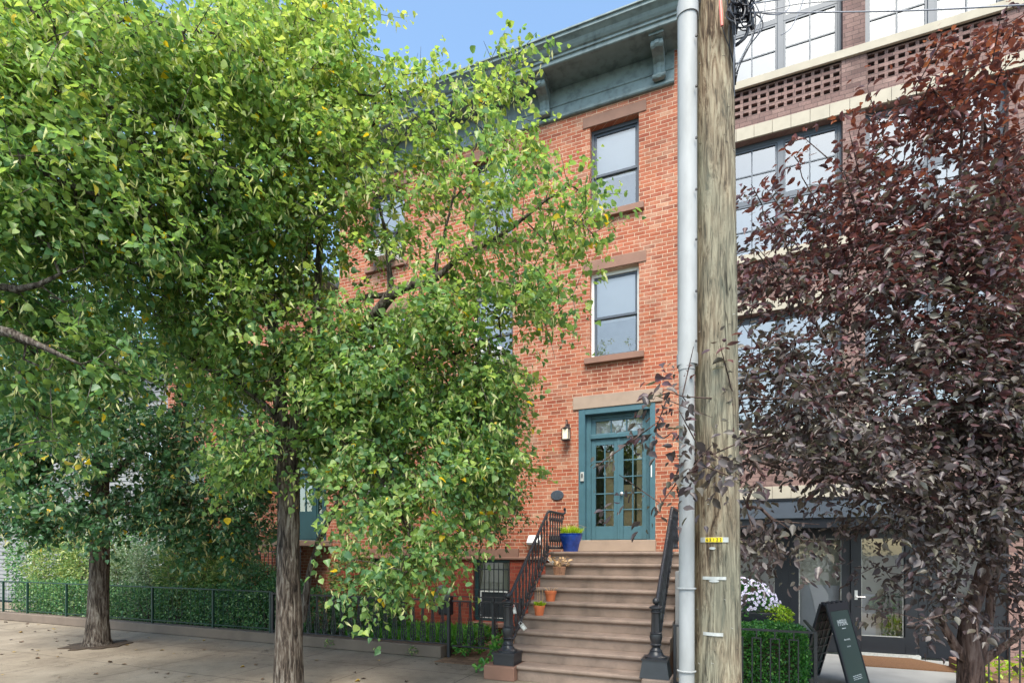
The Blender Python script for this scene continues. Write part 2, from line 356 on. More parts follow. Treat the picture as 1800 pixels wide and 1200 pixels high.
BLADE = (np.array([(-.05,0,0),(.05,0,0),(.04,.6,.06),(0,1.0,.2),(-.04,.6,.06)]), np.array([(0,1,2,4),(4,2,3,3)]))
def leaves(name, pos, axis, nrm, size, tint, tmpl, m, parent=None):
    """pos,axis,nrm (N,3); size,tint (N,)"""
    V, F = tmpl; N = len(pos); k = len(V)
    a = axis/np.maximum(np.linalg.norm(axis, axis=1, keepdims=True), 1e-9)
    n = nrm-(nrm*a).sum(1, keepdims=True)*a; n /= np.maximum(np.linalg.norm(n, axis=1, keepdims=True), 1e-9)
    s = np.cross(a, n)
    curl = (1+rng.normal(0, .6, (N, 1)))
    wv = .75+.35*rng.random((N, 1))
    P_ = (V[None, :, 0:1]*wv[:, None])*s[:, None]+V[None, :, 1:2]*a[:, None]+(V[None, :, 2:3]*curl[:, None]*1.6)*n[:, None]
    verts = pos[:, None]+P_*size[:, None, None]
    Ft = [[i for j, i in enumerate(f) if i not in f[:j]] for f in F.tolist()]
    me = bpy.data.meshes.new(name); me.vertices.add(N*k); me.vertices.foreach_set('co', verts.reshape(-1).astype(np.float32))
    lens = [len(f) for f in Ft]; flat = np.array([i for f in Ft for i in f])
    idx = (flat[None]+np.arange(N)[:, None]*k).reshape(-1)
    me.loops.add(len(idx)); me.loops.foreach_set('vertex_index', idx.astype(np.int32))
    L = np.tile(np.array(lens), N); st = np.concatenate([[0], np.cumsum(L)[:-1]])
    me.polygons.add(len(L)); me.polygons.foreach_set('loop_start', st.astype(np.int32))
    me.update(calc_edges=True)
    at = me.attributes.new('tint', 'FLOAT', 'POINT'); at.data.foreach_set('value', np.repeat(tint, k).astype(np.float32))
    me.materials.append(m); me.validate()
    o = bpy.data.objects.new(name, me); C.objects.link(o)
    if parent: o.parent = parent; o.matrix_parent_inverse = Matrix.Translation(parent.location).inverted()
    return o
def rdir(N, up=0.0):
    v = rng.normal(0, 1, (N, 3)); v[:, 2] += up; return v/np.linalg.norm(v, axis=1, keepdims=True)
# ================================================================ ground
tag(MB().box(-200, 200, -200, 200, -.5, -.15).build('ground', M_ASPH), kind='structure')
tag(MB().box(-60, 40, -6.95, .35, -.14, 0).build('sidewalk', M_WALK), kind='structure')
tag(MB().box(-60, 40, -7.12, -6.953, -.14, .004).build('kerb', M_CONC, bevel=.015), kind='structure')
tag(MB().prism([(.72, -3.25), (3.05, -3.25), (3.3, -.9), (3.3, .34), (-.6, .34), (-.6, -.9), (.72, -.9)], .004, .035, 'z').build('shop_forecourt', M_CONC), kind='structure')
tag(MB().box(-18.5, -4.62, -2.2, -.004, .004, .13).build('garden_soil', M_SOIL), kind='structure')
tag(MB().box(-4.615, -3.18, -2.75, -.004, .004, .012).build('brick_paving', M_PAVER), kind='structure')

# ================================================================ window builders
def dh_window(parent, x0, x1, z0, z1, y, fm, jm=None, blind=.0, name='window', sash=None, glassm=None, lo_blind=True, room=True):
    f = MB().ring(x0, x1, z0, z1, y, y+.10, .05, .07, .03).build(name, jm or fm, parent)
    a, b, c, d = x0+.05, x1-.05, z0+.03, z1-.07; zm = c+(d-c)*.49
    sm = sash or fm
    u = MB().ring(a, b, zm-.02, d, y+.03, y+.058, .045).build('sash', sm, f)
    l = MB().ring(a, b, c, zm+.03, y+.06, y+.088, .045, .045, .06).build('sash', sm, f)
    g = glassm or M_GL
    MB().fq(a+.04, b-.04, zm+.02, d-.04, y+.044).build('pane', g, f)
    MB().fq(a+.04, b-.04, c+.05, zm-.01, y+.074).build('pane', g, f)
    if blind > 0:
        zb = d-(d-c)*(.56 if blind == 1.0 else blind)
        MB().box(a+.01, b-.01, y+.095, y+.10, zb, d).build('blind', M_BLIND, f)
    if blind == 1.0: MB().box(a+.01, b-.01, y+.101, y+.106, c, zm).build('curtain', M_CURT, f)
    return f
def lintel(parent, x0, x1, z0, z1, y0=-.02, m=None, name='lintel', d=.12):
    return MB().box(x0, x1, y0, y0+d, z0, z1).build(name, m or M_STONE, parent, bevel=.008)
def sill(parent, x0, x1, z0, z1, m=None, y0=-.085):
    return MB().hexa([(x0,y0,z0),(x1,y0,z0),(x1,.14,z0),(x0,.14,z0),(x0,y0,z1-.02),(x1,y0,z1-.02),(x1,.14,z1),(x0,.14,z1)]).build('sill', m or M_STONE, parent, bevel=.008)
def air_con(x, z, y, w, h, label, d=.42, m=M_WHITE):
    r = empty('air_conditioner', (x, y, z), label, 'air conditioner', 'air conditioners in the upper windows')
    mb = MB().box(x-w/2, x+w/2, y-d, y+.05, z, z+h).build('casing', m, r, bevel=.015)
    g = MB()
    for i in range(7): g.box(x-w/2+.03, x+w/2-.03, y-d-.008, y-d-.002, z+.03+i*(h-.06)/7, z+.03+i*(h-.06)/7+.012)
    g.build('grille', M_GREY, r)
    s = MB()
    for i in range(5): s.box(x-w/2-.008, x-w/2-.002, y-d+.04, y-.06, z+.05+i*(h-.08)/5, z+.065+i*(h-.08)/5)
    s.build('side_vent', M_GREY, r)

# ================================================================ main brick rowhouse  (front wall on y = 0)
HX0, HX1, HT = -8.87, -1.0, 11.08
house = empty('brick_rowhouse', (-5, 0, 0), 'three storey red brick rowhouse with blue grey bracketed cornice, behind the stoop', 'house')
BX = [-2.245, -4.84, -7.5]                       # window bays
TOP, MID, PAR, BAS = (8.40, 10.12), (5.60, 7.28), (2.86, 4.60), (.32, 1.62)
W2 = .475
holes = []
for x in BX: holes += [(x-W2, x+W2, *TOP), (x-W2, x+W2, *MID)]
for x in BX[1:]: holes += [(x-W2-.05, x+W2+.05, *PAR)]
DX0, DX1, DZ0, DZ1 = -2.95, -1.465, 1.80, 4.60
holes.append((DX0, DX1, 1.80, DZ1))
wb = MB(); wallf(wb, HX0, HX1, 1.64, HT, 0, holes, .22)
wb.quad((HX0,9,0),(HX0,0,0),(HX0,0,HT),(HX0,9,HT)); wb.quad((HX1,0,0),(HX1,9,0),(HX1,9,HT),(HX1,0,HT)); wb.quad((HX1,9,0),(HX0,9,0),(HX0,9,HT),(HX1,9,HT))
wb.build('wall', M_BRICK, house)
bholes = [(-5.27, -4.42, *BAS), (-7.95, -7.05, *BAS)]
gb = MB(); wallf(gb, HX0, HX1, 0, 1.62, -.03, bholes, .25); gb.quad((HX0,-.03,1.62),(HX1,-.03,1.62),(HX1,0.22,1.62),(HX0,0.22,1.62)); gb.build('garden_level_wall', M_DBRICK, house)
MB().prism([(-.03, 1.621), (-.075, 1.635), (-.075, 1.675), (.0, 1.70), (.0, 1.621)], HX0+.01, -3.2).build('water_table', M_STONE, house, bevel=.004)
MB().box(HX0+.01, HX1-.01, .02, 9, HT-.12, HT-.02).build('roof', M_ROOF, house)
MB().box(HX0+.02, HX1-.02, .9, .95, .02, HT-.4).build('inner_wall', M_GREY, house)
for i, x in enumerate(BX):
    for j, (z0, z1) in enumerate((TOP, MID)):
        dh_window(house, x-W2, x+W2, z0, z1, .12, M_FRAME, M_WHITE if (j == 1) else M_FRAME, blind=1.0 if i < 2 else .55)
        lintel(house, x-W2-.14, x+W2+.14, z1+.002, z1+.21)
        sill(house, x-W2-.1, x+W2+.1, z0-.135, z0+.004)
for x in BX[1:]:
    dh_window(house, x-W2-.05, x+W2+.05, PAR[0], PAR[1], .12, M_DTEAL, blind=0)
    lintel(house, x-W2-.2, x+W2+.2, PAR[1]+.002, PAR[1]+.24); sill(house, x-W2-.12, x+W2+.12, PAR[0]-.13, PAR[0]+.004)
    for s in (-1, 1):   # dark shutters folded against the jambs
        sh = MB(); a = x+s*(W2+.03); sh.box(min(a, a-s*.05), max(a, a-s*.05), -.10, .11, PAR[0]+.02, PAR[1]-.03); sh.build('shutter', M_DTEAL, house, bevel=.004)
for (x0, x1, z0, z1) in bholes:
    f = MB().ring(x0, x1, z0, z1, .08, .16, .06).build('window', M_DTEAL, house)
    zm = z0+.62
    MB().box(x0+.06, x1-.06, .10, .14, z0+.05, zm).build('lower_panel', M_IRON, f)
    MB().ring(x0+.12, x1-.10, z0+.06, zm+.02, .07, .095, .025).build('panel_trim', M_WHITE, f)
    MB().fq(x0+.06, x1-.06, zm, z1-.06, .12).build('pane', M_GLD, f)
    MB().box(x0+.06, x1-.06, .2, .21, zm, z1-.06).build('curtain', M_INTER, f)
    g = MB()
    n = 7
    for i in range(n+1):
        xx = x0+.04+(x1-x0-.08)*i/n; g.tube([(xx,-.02,z0+.05),(xx,-.02,z1-.13),(xx,-.02,z1-.05)], [.009,.009,.003], 6)
    for zz in (z0+.1, zm+.05, z1-.2): g.box(x0+.01, x1-.01, -.028, -.012, zz-.01, zz+.01)
    g.build('security_bars', M_IRON, house)
    lintel(house, x0-.2, x1+.2, 1.622, 1.86, -.055, name='lintel', d=.2)
    sill(house, x0-.08, x1+.08, z0-.11, z0, y0=-.12)
# ---- door
df = MB()
df.box(DX0, DX0+.13, -.012, .16, 2.02, DZ1); df.box(DX1-.10, DX1, -.012, .16, 2.02, DZ1)
df.box(DX0+.13, DX1-.10, -.012, .10, 4.49, DZ1)
df.box(DX0+.13, DX0+.22, .10, .20, 2.02, 4.49); df.box(DX1-.17, DX1-.10, .10, .20, 2.02, 4.49)
df.box(DX0+.22, DX1-.17, .12, .20, 4.42, 4.49); df.box(DX0+.22, DX1-.17, .08, .20, 4.02, 4.10)
door = df.build('door_frame', M_TEAL, house, bevel=.006)
lx0, lx1 = DX0+.22, DX1-.17; mid = (lx0+lx1)/2
tr = MB().ring(lx0, lx1, 4.10, 4.42, .14, .19, .09, .05, .03)
tw = (lx1-lx0-.18)/3
for i in (1, 2): tr.box(lx0+.09+tw*i-.012, lx0+.09+tw*i+.012, .145, .185, 4.13, 4.37)
tr.build('transom', M_TEAL, door, bevel=.003)
MB().fq(lx0+.09, lx1-.09, 4.13, 4.37, .165).build('pane', M_GL, door); MB().box(lx0, lx1, .205, .215, 4.04, 4.45).build('transom_sky_sheet', M_BLIND, door)  # pale sheet behind the transom glass stands in for bright sky reflection
for k, (a, b) in enumerate(((lx0+.004, mid-.003), (mid+.003, lx1-.004))):
    L = MB().ring(a, b, 2.035, 4.015, .125, .17, .09, .12, .26)
    ga, gb_, gc, gd = a+.09, b-.09, 2.295, 3.895
    L.box((ga+gb_)/2-.012, (ga+gb_)/2+.012, .13, .165, gc, gd)
    for i in range(1, 5):
        zz = gc+(gd-gc)*i/5; L.box(ga, (ga+gb_)/2-.012, .131, .164, zz-.011, zz+.011); L.box((ga+gb_)/2+.012, gb_, .131, .164, zz-.011, zz+.011)
    L.build('door_leaf', M_TEAL, door, bevel=.003)
    MB().fq(ga, gb_, gc, gd, .148).build('pane', M_GLD, door)
MB().box(mid-.022, mid+.022, .112, .125, 2.04, 4.01).build('astragal', M_TEAL, door, bevel=.004)
kb = MB(); kb.tube([(mid+.065,.125,2.92),(mid+.065,.10,2.92),(mid+.065,.095,2.92),(mid+.065,.06,2.92),(mid+.065,.05,2.92)], [.028,.028,.012,.03,.018], 16)
kb.build('door_knob', M_CHROME, door, smooth=True)
# interior seen through the door glass
inn = MB(); inn.box(DX0+.50, mid-.03, .19, .20, 2.05, 3.75); inn.box(mid+.06, mid+.30, .195, .21, 2.05, 3.1); inn.box(mid+.34, DX1-.2, .19, .20, 2.05, 3.95); inn.build('vestibule_panel', M_WOODI, house)
MB().box(DX0-.1, DX1+.1, .225, .9, 1.75, 1.85).build('vestibule_floor', M_WOODI, house)
MB().box(DX0-.02, DX1+.015, -.10, .22, 1.80, 2.02).build('door_sill', M_LINT, house, bevel=.01)
lintel(house, -3.06, -1.33, 4.602, 4.86, -.03, M_LINT)
# intercom
ic = MB().box(-2.905, -2.835, -.045, -.013, 3.18, 3.36).build('intercom', M_METAL, house, bevel=.006)
MB().box(-2.885, -2.855, -.05, -.0455, 3.25, 3.33).build('keypad', M_GREY, ic)
MB().box(-1.545, -1.525, -.02, -.0125, 3.2, 3.42).build('mezuzah_strip', M_WHITE, house)
# cornice
cn = MB()
CX0, CX1 = HX0-.02, -1.12
cn.prism([(0, 10.45), (-.05, 10.45), (-.07, 10.47), (-.07, 10.51), (-.045, 10.53), (-.045, 11.06), (0, 11.06)], CX0, CX1)
cn.prism([(-.046, 10.70), (-.062, 10.71), (-.062, 10.735), (-.046, 10.75)], CX0, CX1)
cn.prism([(-.02, 11.061), (-.58, 11.061), (-.60, 11.075), (-.60, 11.14), (-.63, 11.15), (-.63, 11.19), (-.66, 11.205), (-.69, 11.24), (-.72, 11.29), (-.77, 11.33), (-.80, 11.35), (-.80, 11.40), (-.83, 11.41), (-.83, 11.44), (-.02, 11.50)], CX0-.02, -.98)
cor = cn.build('cornice', M_CORN, house, bevel=.004)
for bx in (-1.38, -3.62, -5.86, -8.08):
    b = MB(); w = .10
    prof = [(-.047, 10.56), (-.09, 10.53), (-.14, 10.54), (-.16, 10.58), (-.15, 10.62), (-.13, 10.66), (-.135, 10.74), (-.16, 10.80), (-.24, 10.85), (-.33, 10.87), (-.41, 10.88), (-.45, 10.92), (-.45, 10.98), (-.43, 11.0), (-.50, 11.01), (-.50, 11.058), (-.047, 11.058)]
    b.prism(prof, bx-w, bx+w)
    b.prism([(p[0]-.018 if p[0] < -.05 else p[0], p[1]) for p in prof if p[1] < 10.99]+[(-.05, 10.985)], bx-w*.35, bx+w*.35)
    b.tube([(bx-w-.02, -.13, 10.585), (bx+w+.02, -.13, 10.585)], .045, 14)
    b.tube([(bx-w-.012, -.40, 10.935), (bx+w+.012, -.40, 10.935)], .05, 14)
    b.box(bx-w-.03, bx+w+.03, -.53, -.047, 11.02, 11.0595)
    b.build('bracket', M_CORN, cor, bevel=.003)
# wall lantern
lan = MB(); lx, lz = -3.17, 4.14
lan.box(lx-.04, lx+.04, -.015, 0, lz-.06, lz+.2)
lan.tube([(lx,-.01,lz+.17),(lx,-.06,lz+.27),(lx,-.13,lz+.26),(lx,-.13,lz+.15)], .009, 8)
lan.lathe([(.012,.15),(.03,.13),(.105,.09),(.105,.08),(.02,.079)], (lx,-.13,lz), 4)
for sx_ in (-1, 1):
    for sy_ in (-1, 1): lan.box(lx+sx_*.065-.006, lx+sx_*.065+.006, -.13+sy_*.065-.006, -.13+sy_*.065+.006, lz-.13, lz+.08)
lan.box(lx-.075, lx+.075, -.205, -.055, lz-.15, lz-.13)
lm = lan.build('wall_lantern', M_RUST, house)
MB().box(lx-.055, lx+.055, -.185, -.075, lz-.13, lz+.075).build('lantern_glass', M_FROST, lm)
# oval number plaque
pl = MB(); ov = [(.135*math.cos(g), .098*math.sin(g)) for g in [2*math.pi*k/40 for k in range(40)]]
pl.prism([(-3.39+a, 2.93+b) for a, b in ov], -.025, 0, 'y'); pq = pl.build('number_plaque', M_FRAME, house, bevel=.006)
def text(s, size, m, name, parent, mat4, ext=.002, sx=1, bold=0):
    cu = bpy.data.curves.new(name, 'FONT'); cu.body = s; cu.size = size; cu.extrude = ext; cu.align_x = 'CENTER'; cu.align_y = 'CENTER'; cu.resolution_u = 4; cu.offset = bold
    o = bpy.data.objects.new(name, cu); C.objects.link(o); bpy.context.view_layer.update()
    me = bpy.data.meshes.new_from_object(o); bpy.data.objects.remove(o)
    me.transform(Matrix.Diagonal((sx, 1, 1, 1))); me.transform(mat4); me.materials.clear(); me.materials.append(m)
    t = bpy.data.objects.new(name, me); C.objects.link(t)
    if parent: t.parent = parent; t.matrix_parent_inverse = parent.matrix_world.inverted() if parent.type == 'EMPTY' else Matrix.Identity(4)
    return t
RX = Matrix.Rotation(R(90), 4, 'X')
text('18', .13, M_SLATE, 'number', pq, Matrix.Translation((-3.385, -.028, 2.93)) @ RX)
# small white vent hood on the wall left of the stoop
vh = MB().prism([(0, 1.93), (-.13, 1.93), (-.16, 1.98), (-.03, 2.13), (0, 2.13)], -4.0, -3.72).build('vent_hood', M_WHITE, house, bevel=.006)
air_con(-4.80, 5.62, .1, .62, .36, 'window air conditioner in the middle window on the second floor of the red brick house')
air_con(-7.5, 2.89, .1, .64, .38, 'grey window air conditioner in the left parlour window, seen through leaves', m=M_METAL)
air_con(-7.5, 8.43, .1, .60, .40, 'white air conditioner in the leftmost top floor window of the red brick house')

# ================================================================ stoop
NY, RUN, RZ = -1.15, .284, .1982
stoop = empty('stoop', (-2, -1.5, 0), 'brownstone front stoop of nine worn steps up to the teal double door', 'steps')
for k in range(9):
    y = NY-(8-k)*RUN; z = .215+k*RZ; zb = z-RZ if k else 0
    x0, x1 = (-2.885, -1.155) if k == 0 else (-3.16, -.875)
    yb = y+RUN+.06 if k < 8 else -.105
    pr = [(y+.035, zb+.0), (y+.035, z-.075), (y+.022, z-.062), (y+.008, z-.058), (y-.006, z-.045), (y-.010, z-.028), (y-.006, z-.012), (y+.006, z-.002), (y+.02, z), (yb, z), (yb, zb)]
    st = MB().prism(pr, x0, x1).build('step', M_STEP, stoop, smooth=True, bevel=.004)
ck = MB()
for k in range(1, 9):
    y = NY-(8-k)*RUN+.05; z = .215+k*RZ-RZ
    ck.box(-3.13, -.905, y+.01, -.11 if k == 8 else y+RUN+.01, .01, z-.003)
ck.box(-3.13, -.905, -.12, -.035, 0, 1.79)
ck.build('base', M_STONE, stoop)
MB().box(-3.36, -2.89, -3.50, -3.04, 0, .20).build('plinth', M_STONE, stoop, bevel=.012)
MB().box(-1.15, -.80, -3.50, -3.04, 0, .20).build('plinth', M_STEP, stoop, bevel=.012)
tag(MB().box(-.86, -.76, -2.35, .30, 0, 1.52).build('side_wall', M_SIDING, None, bevel=.006), 'low pale grey wall between the right end of the brownstone steps and the hedge', 'wall')

# ================================================================ iron stoop railings
def railing(x, big, label):
    ny = -3.28
    r = empty('stoop_railing', (x, ny, .2), label, 'railing', 'iron railings of the brownstone steps')
    c = (x, ny, .2)
    n = MB()
    if big:
        n.hexa([(x-.185,ny-.17,.201),(x+.185,ny-.17,.201),(x+.185,ny+.17,.201),(x-.185,ny+.17,.201),(x-.15,ny-.14,.42),(x+.15,ny-.14,.42),(x+.15,ny+.14,.42),(x-.15,ny+.14,.42)])
        n.box(x-.165, x+.165, ny-.155, ny+.155, .42, .445)
    else:
        n.box(x-.155, x+.155, ny-.155, ny+.155, .201, .37); n.box(x-.175, x+.175, ny-.175, ny+.175, .345, .38)
    b0 = .445 if big else .38
    k = (1.12-b0)/.74
    prof = [(.14,0),(.14,.02),(.10,.04),(.082,.075),(.075,.09),(.082,.10),(.065,.115),(.052,.14),(.06,.17),(.078,.185),(.062,.20),(.07,.235),(.082,.29),(.074,.335),(.085,.345),(.06,.36)]
    n.lathe([(a, b*k) for a, b in prof], (x, ny, b0), 20)
    n.lathe([(.062, .36*k), (.062, .375*k), (.056, .62*k), (.058, .63*k)], (x, ny, b0), 16, flute=.16)
    n.lathe([(a, b*k) for a, b in [(.06,.63),(.07,.64),(.07,.655),(.058,.665),(.058,.68),(.086,.695),(.086,.715),(.05,.73),(.03,.74)]], (x, ny, b0), 20)
    np_ = n.build('newel_post', M_IRON, r, smooth=True)
    MB().lathe([(.0,0)]+[(.046*math.sin(t), .046-.046*math.cos(t)) for t in [math.pi*i/10 for i in range(1, 10)]]+[(.001,.092)], (x, ny, 1.125), 16).build('finial', M_IRON, np_, smooth=True)
    y1, zt0, zt1 = -1.47, 1.13, 2.50
    sl = (zt1-zt0)/(y1-ny-.04)
    hr = MB(); pts = [(x, ny+.04, zt0), (x, y1-.05, zt1-.03), (x, y1, zt1), (x, y1+.06, zt1+.005), (x, -.62, zt1+.005)]
    hr.tube(pts, [.024]*5, 10)
    hr.tube([(x, -.62, zt1+.005), (x+.02, -.56, zt1+.03), (x+.02, -.54, zt1+.09), (x+.02, -.58, zt1+.12), (x+.02, -.62, zt1+.10), (x+.02,-.61,zt1+.07)], [.022,.02,.018,.016,.014,.012], 8)
    hr.tube([(x, -.62, zt1-.01), (x, -.58, zt1-.05), (x, -.60, zt1-.09), (x, -.64, zt1-.08)], .012, 8)
    hr.build('handrail', M_IRON, r, smooth=True)
    lo = MB(); lz = lambda y: .36+sl*(y-ny)
    lo.tube([(x, ny+.05, lz(ny+.05)), (x, y1+.02, lz(y1+.02))], .016, 6); lo.tube([(x, y1+.02, 1.86), (x, -.62, 1.86)], .016, 6)
    # cast scrolls running along the lower bar
    t = ny+.12
    while t < y1:
        for dz, rr in ((.06, .04), (.13, .028)):
            pts = [(x, t+rr*math.cos(g)*(1-g/9), lz(t)+dz+rr*math.sin(g)*(1-g/9)) for g in [i*.7 for i in range(11)]]
            lo.tube(pts, .009, 5)
        lo.lathe([(.001,-.02),(.018,0),(.001,.02)], (x, t+.05, lz(t+.05)-.03), 6)
        t += .12
    lo.build('lower_bar', M_RUST if not big else M_IRON, r, smooth=True)
    ys = [ny+.17+i*.142 for i in range(12)]+[y1+.10+i*.135 for i in range(6)]
    for y in ys:
        flat = y > y1
        za = 1.86 if flat else lz(y); zb_ = (zt1-.01) if flat else zt0+sl*(y-ny-.04)-.02
        H = zb_-za
        bal = MB(); rp = [(.012,0),(.02,.03),(.012,.06),(.012,.16),(.022,.2),(.026,.26),(.02,.34),(.013,.42),(.011,.5),(.018,.56),(.011,.62),(.013,.74),(.022,.8),(.018,.86),(.011,.9),(.016,.96),(.012,1)]
        bal.lathe([(a*1.1, b*H) for a, b in rp], (x, y, za), 8)
        for s in (-1, 1):
            for zc, rr in ((.30, .036), (.72, .03)):
                pts = [(x, y+s*(.016+rr*(1-math.cos(g))*.6), za+zc*H+rr*math.sin(g)*1.3) for g in [-1.5+i*.6 for i in range(7)]]
                bal.tube(pts, .006, 4, cap=False)
        bal.build('baluster', M_RUST if not big else M_IRON, r, smooth=True)
    return r
rl = railing(-3.08, False, 'left iron stoop railing with fluted newel, rust brown balusters and hanging key boxes')
rr_ = railing(-1.0, True, 'right iron stoop railing with heavy square newel base beside the utility pole')
def lockbox(loc, rot, label):
    r = empty('key_box', (0,0,0), label, 'key box', 'key boxes hanging on the left stoop railing')
    MB().box(-.033, .033, -.018, .018, -.10, 0).build('body', M_METAL, r, bevel=.007)
    MB().box(-.022, .022, -.022, -.0185, -.085, -.03).build('keypad', M_WHITE, r, bevel=.002)
    MB().tube([(-.02,0,0),(-.02,0,.03),(0,0,.045),(.02,0,.03),(.02,0,0)], .005, 6).build('shackle', M_CHROME, r)
    r.location = loc; r.rotation_euler = rot
lockbox((-2.99, -2.98, .73), (0, R(-38), R(15)), 'small grey key box hanging nearest the newel foot, by the third step')
lockbox((-3.10, -3.02, .98), (0, R(-12), R(20)), 'narrow white key box hanging just behind the newel top')
lockbox((-3.03, -1.55, 1.66), (0, R(-50), R(10)), 'white key box hanging at the top of the left stoop railing')

# ================================================================ pots on the steps
def pot(name, x, y, z, rt, rb, h, m, label, cat, plant=None, band=True):
    r = empty(name, (x, y, z), label, cat)
    n = 28; pr = [(rb,0),(rb+(rt-rb)*.75,h*.74)]
    if band: pr += [(rt*1.0,h*.745),(rt*1.03,h*.99),(rt*1.0,h)]
    else: pr = [(rb,0),(rb*1.04,.02),(rt*.78,h*.45),(rt*.98,h*.78),(rt*1.0,h*.9),(rt*.96,h*.93),(rt*1.02,h*.95),(rt*1.03,h)]
    pr += [(pr[-1][0]-.014,h),(pr[-1][0]-.018,h-.03),(.001,h-.03)]
    MB().lathe(pr, (x,y,z), n).build('body', m, r, smooth=True)
    MB().lathe([(rt*.93,h-.028),(.001,h-.02)], (x,y,z), 16).build('soil', M_SOIL, r)
    return r
zt = lambda k: .215+k*RZ
yt = lambda k: NY-(8-k)*RUN
pb = pot('plant_pot', -2.90, -.72, zt(8), .215, .135, .335, M_BLUE, 'cobalt blue glazed pot with wispy green grass, on the landing by the teal door', 'plant pot', band=False)
N = 420; a = rng.random(N)*6.283; q = np.sqrt(rng.random(N))*.17
p0 = np.stack([-2.90+q*np.cos(a), -.72+q*np.sin(a), np.full(N, zt(8)+.31)], -1)
leaves('grass_tuft', p0, np.stack([np.cos(a)*q*3.2+.15, np.sin(a)*q*3, .7+rng.random(N)*.3], -1), rdir(N), .07+.12*rng.random(N), .3+.6*rng.random(N), BLADE, M_LIME, pb)
st_ = MB()
for i in range(16):
    g = random.random()*6.28; e = .1+random.random()*.28
    st_.tube([(-2.90+.05*math.cos(g), -.72+.05*math.sin(g), zt(8)+.3), (-2.90+e*.5*math.cos(g), -.72+e*.5*math.sin(g), zt(8)+.42+random.random()*.1), (-2.90+e*math.cos(g), -.72+e*math.sin(g), zt(8)+.44+random.random()*.16-e*.3)], .003, 4)
st_.build('dry_stem', M_DRY, pb)
p1 = pot('plant_pot', -2.90, yt(3)+.13, zt(3), .09, .062, .155, M_TERRA, 'lower terracotta pot with pale green sprig on the fourth brownstone step', 'plant pot')
N = 130; a = rng.random(N)*6.283; q = np.sqrt(rng.random(N))*.07
leaves('sprig', np.stack([-2.90+q*np.cos(a), yt(3)+.13+q*np.sin(a), zt(3)+.13+.05*rng.random(N)], -1), np.stack([np.cos(a), np.sin(a), .9*np.ones(N)], -1), rdir(N, 1), .03+.04*rng.random(N), .3+.5*rng.random(N), SMALL, M_LIME, p1)
s_ = MB()
for dx, h_ in ((0, .34), (.03, .26), (-.02, .40)): s_.tube([(-2.90+dx, yt(3)+.13, zt(3)+.12), (-2.895+dx*1.8, yt(3)+.14, zt(3)+.14+h_*.5), (-2.91+dx*2.2, yt(3)+.12, zt(3)+.14+h_)], .003, 4)
s_.build('dry_stem', M_DRY, p1)
p2 = pot('plant_pot', -2.81, yt(4)+.13, zt(4), .095, .065, .165, M_TERRA, 'upper terracotta pot with only bare twigs, on the fifth brownstone step', 'plant pot')
s_ = MB()
for i in range(6):
    g = i*1.05; s_.tube([(-2.81+.03*math.cos(g), yt(4)+.13+.03*math.sin(g), zt(4)+.14), (-2.81+.08*math.cos(g), yt(4)+.13+.08*math.sin(g), zt(4)+.2), (-2.81+.12*math.cos(g), yt(4)+.13+.1*math.sin(g), zt(4)+.22)], .003, 4)
s_.build('bare_twig', M_DRY, p2)
p3 = pot('basket', -2.845, yt(6)+.13, zt(6), .10, .082, .145, M_WICK, 'small woven basket holding a withered plant, two steps below the landing', 'basket', band=False)
rb = MB()
for i in range(6):
    zz = zt(6)+.015+i*.022; rr0 = .083+.019*i/5
    rb.tube([(-2.845+rr0*math.cos(g), yt(6)+.13+rr0*math.sin(g), zz) for g in [k*.3 for k in range(22)]], .006, 5)
for k in range(18):
    g = k*.349; rb.tube([(-2.845+.086*math.cos(g), yt(6)+.13+.086*math.sin(g), zt(6)), (-2.845+.106*math.cos(g), yt(6)+.13+.106*math.sin(g), zt(6)+.14)], .006, 5)
rb.build('weave', M_WICK, p3)
N = 26; a = rng.random(N)*6.283; q = .05+rng.random(N)*.13
leaves('dry_foliage', np.stack([-2.83+q*np.cos(a), yt(6)+.13+.5*q*np.sin(a), zt(6)+.15+.16*rng.random(N)], -1), np.stack([np.cos(a), np.sin(a), rng.normal(0,.5,N)], -1), rdir(N, 1), .06+.05*rng.random(N), np.zeros(N), OVATE, M_DRY, p3)
s_ = MB()
for i in range(7): s_.tube([(-2.845, yt(6)+.13, zt(6)+.12), (-2.845+random.uniform(-.12,.18), yt(6)+.1, zt(6)+.2+random.random()*.12)], .004, 4)
s_.build('dry_stem', M_DRY, p3)

# ================================================================ neighbouring brick house
N0, N1, NT_ = -14.95, -8.895, 8.1
nb = empty('brick_house', (-12, 0, 0), 'lower red brick house with dark teal door, half hidden behind the linden trunks', 'house')
nd = (-10.72, -9.28, 2.06, 4.42)
nwin = [(-12.6, -11.65), (-14.45, -13.5)]
hl = [nd]+[(a, b, 2.7, 4.3) for a, b in nwin]+[(a, b, 5.3, 6.9) for a, b in nwin+[(-10.4, -9.45)]]
w = MB(); wallf(w, N0, N1, 0, NT_, .02, hl, .2)
w.quad((N0,7,0),(N0,.02,0),(N0,.02,NT_),(N0,7,NT_)); w.quad((N1,.02,0),(N1,7,0),(N1,7,NT_),(N1,.02,NT_))
w.build('wall', M_BRICK2, nb)
MB().box(N0, N1-.01, -.35, 7, NT_, NT_+.28).build('cornice', M_CORN, nb, bevel=.03)
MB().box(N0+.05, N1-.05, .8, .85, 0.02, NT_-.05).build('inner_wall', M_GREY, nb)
for a, b in nwin+[(-10.4, -9.45)]:
    for z0, z1 in ((2.7, 4.3), (5.3, 6.9)):
        if z0 == 2.7 and a == -10.4: continue
        dh_window(nb, a, b, z0, z1, .12, M_DTEAL, blind=.5 if z0 > 5 else 0)
        lintel(nb, a-.15, b+.15, z1+.002, z1+.22, 0); sill(nb, a-.1, b+.1, z0-.13, z0)
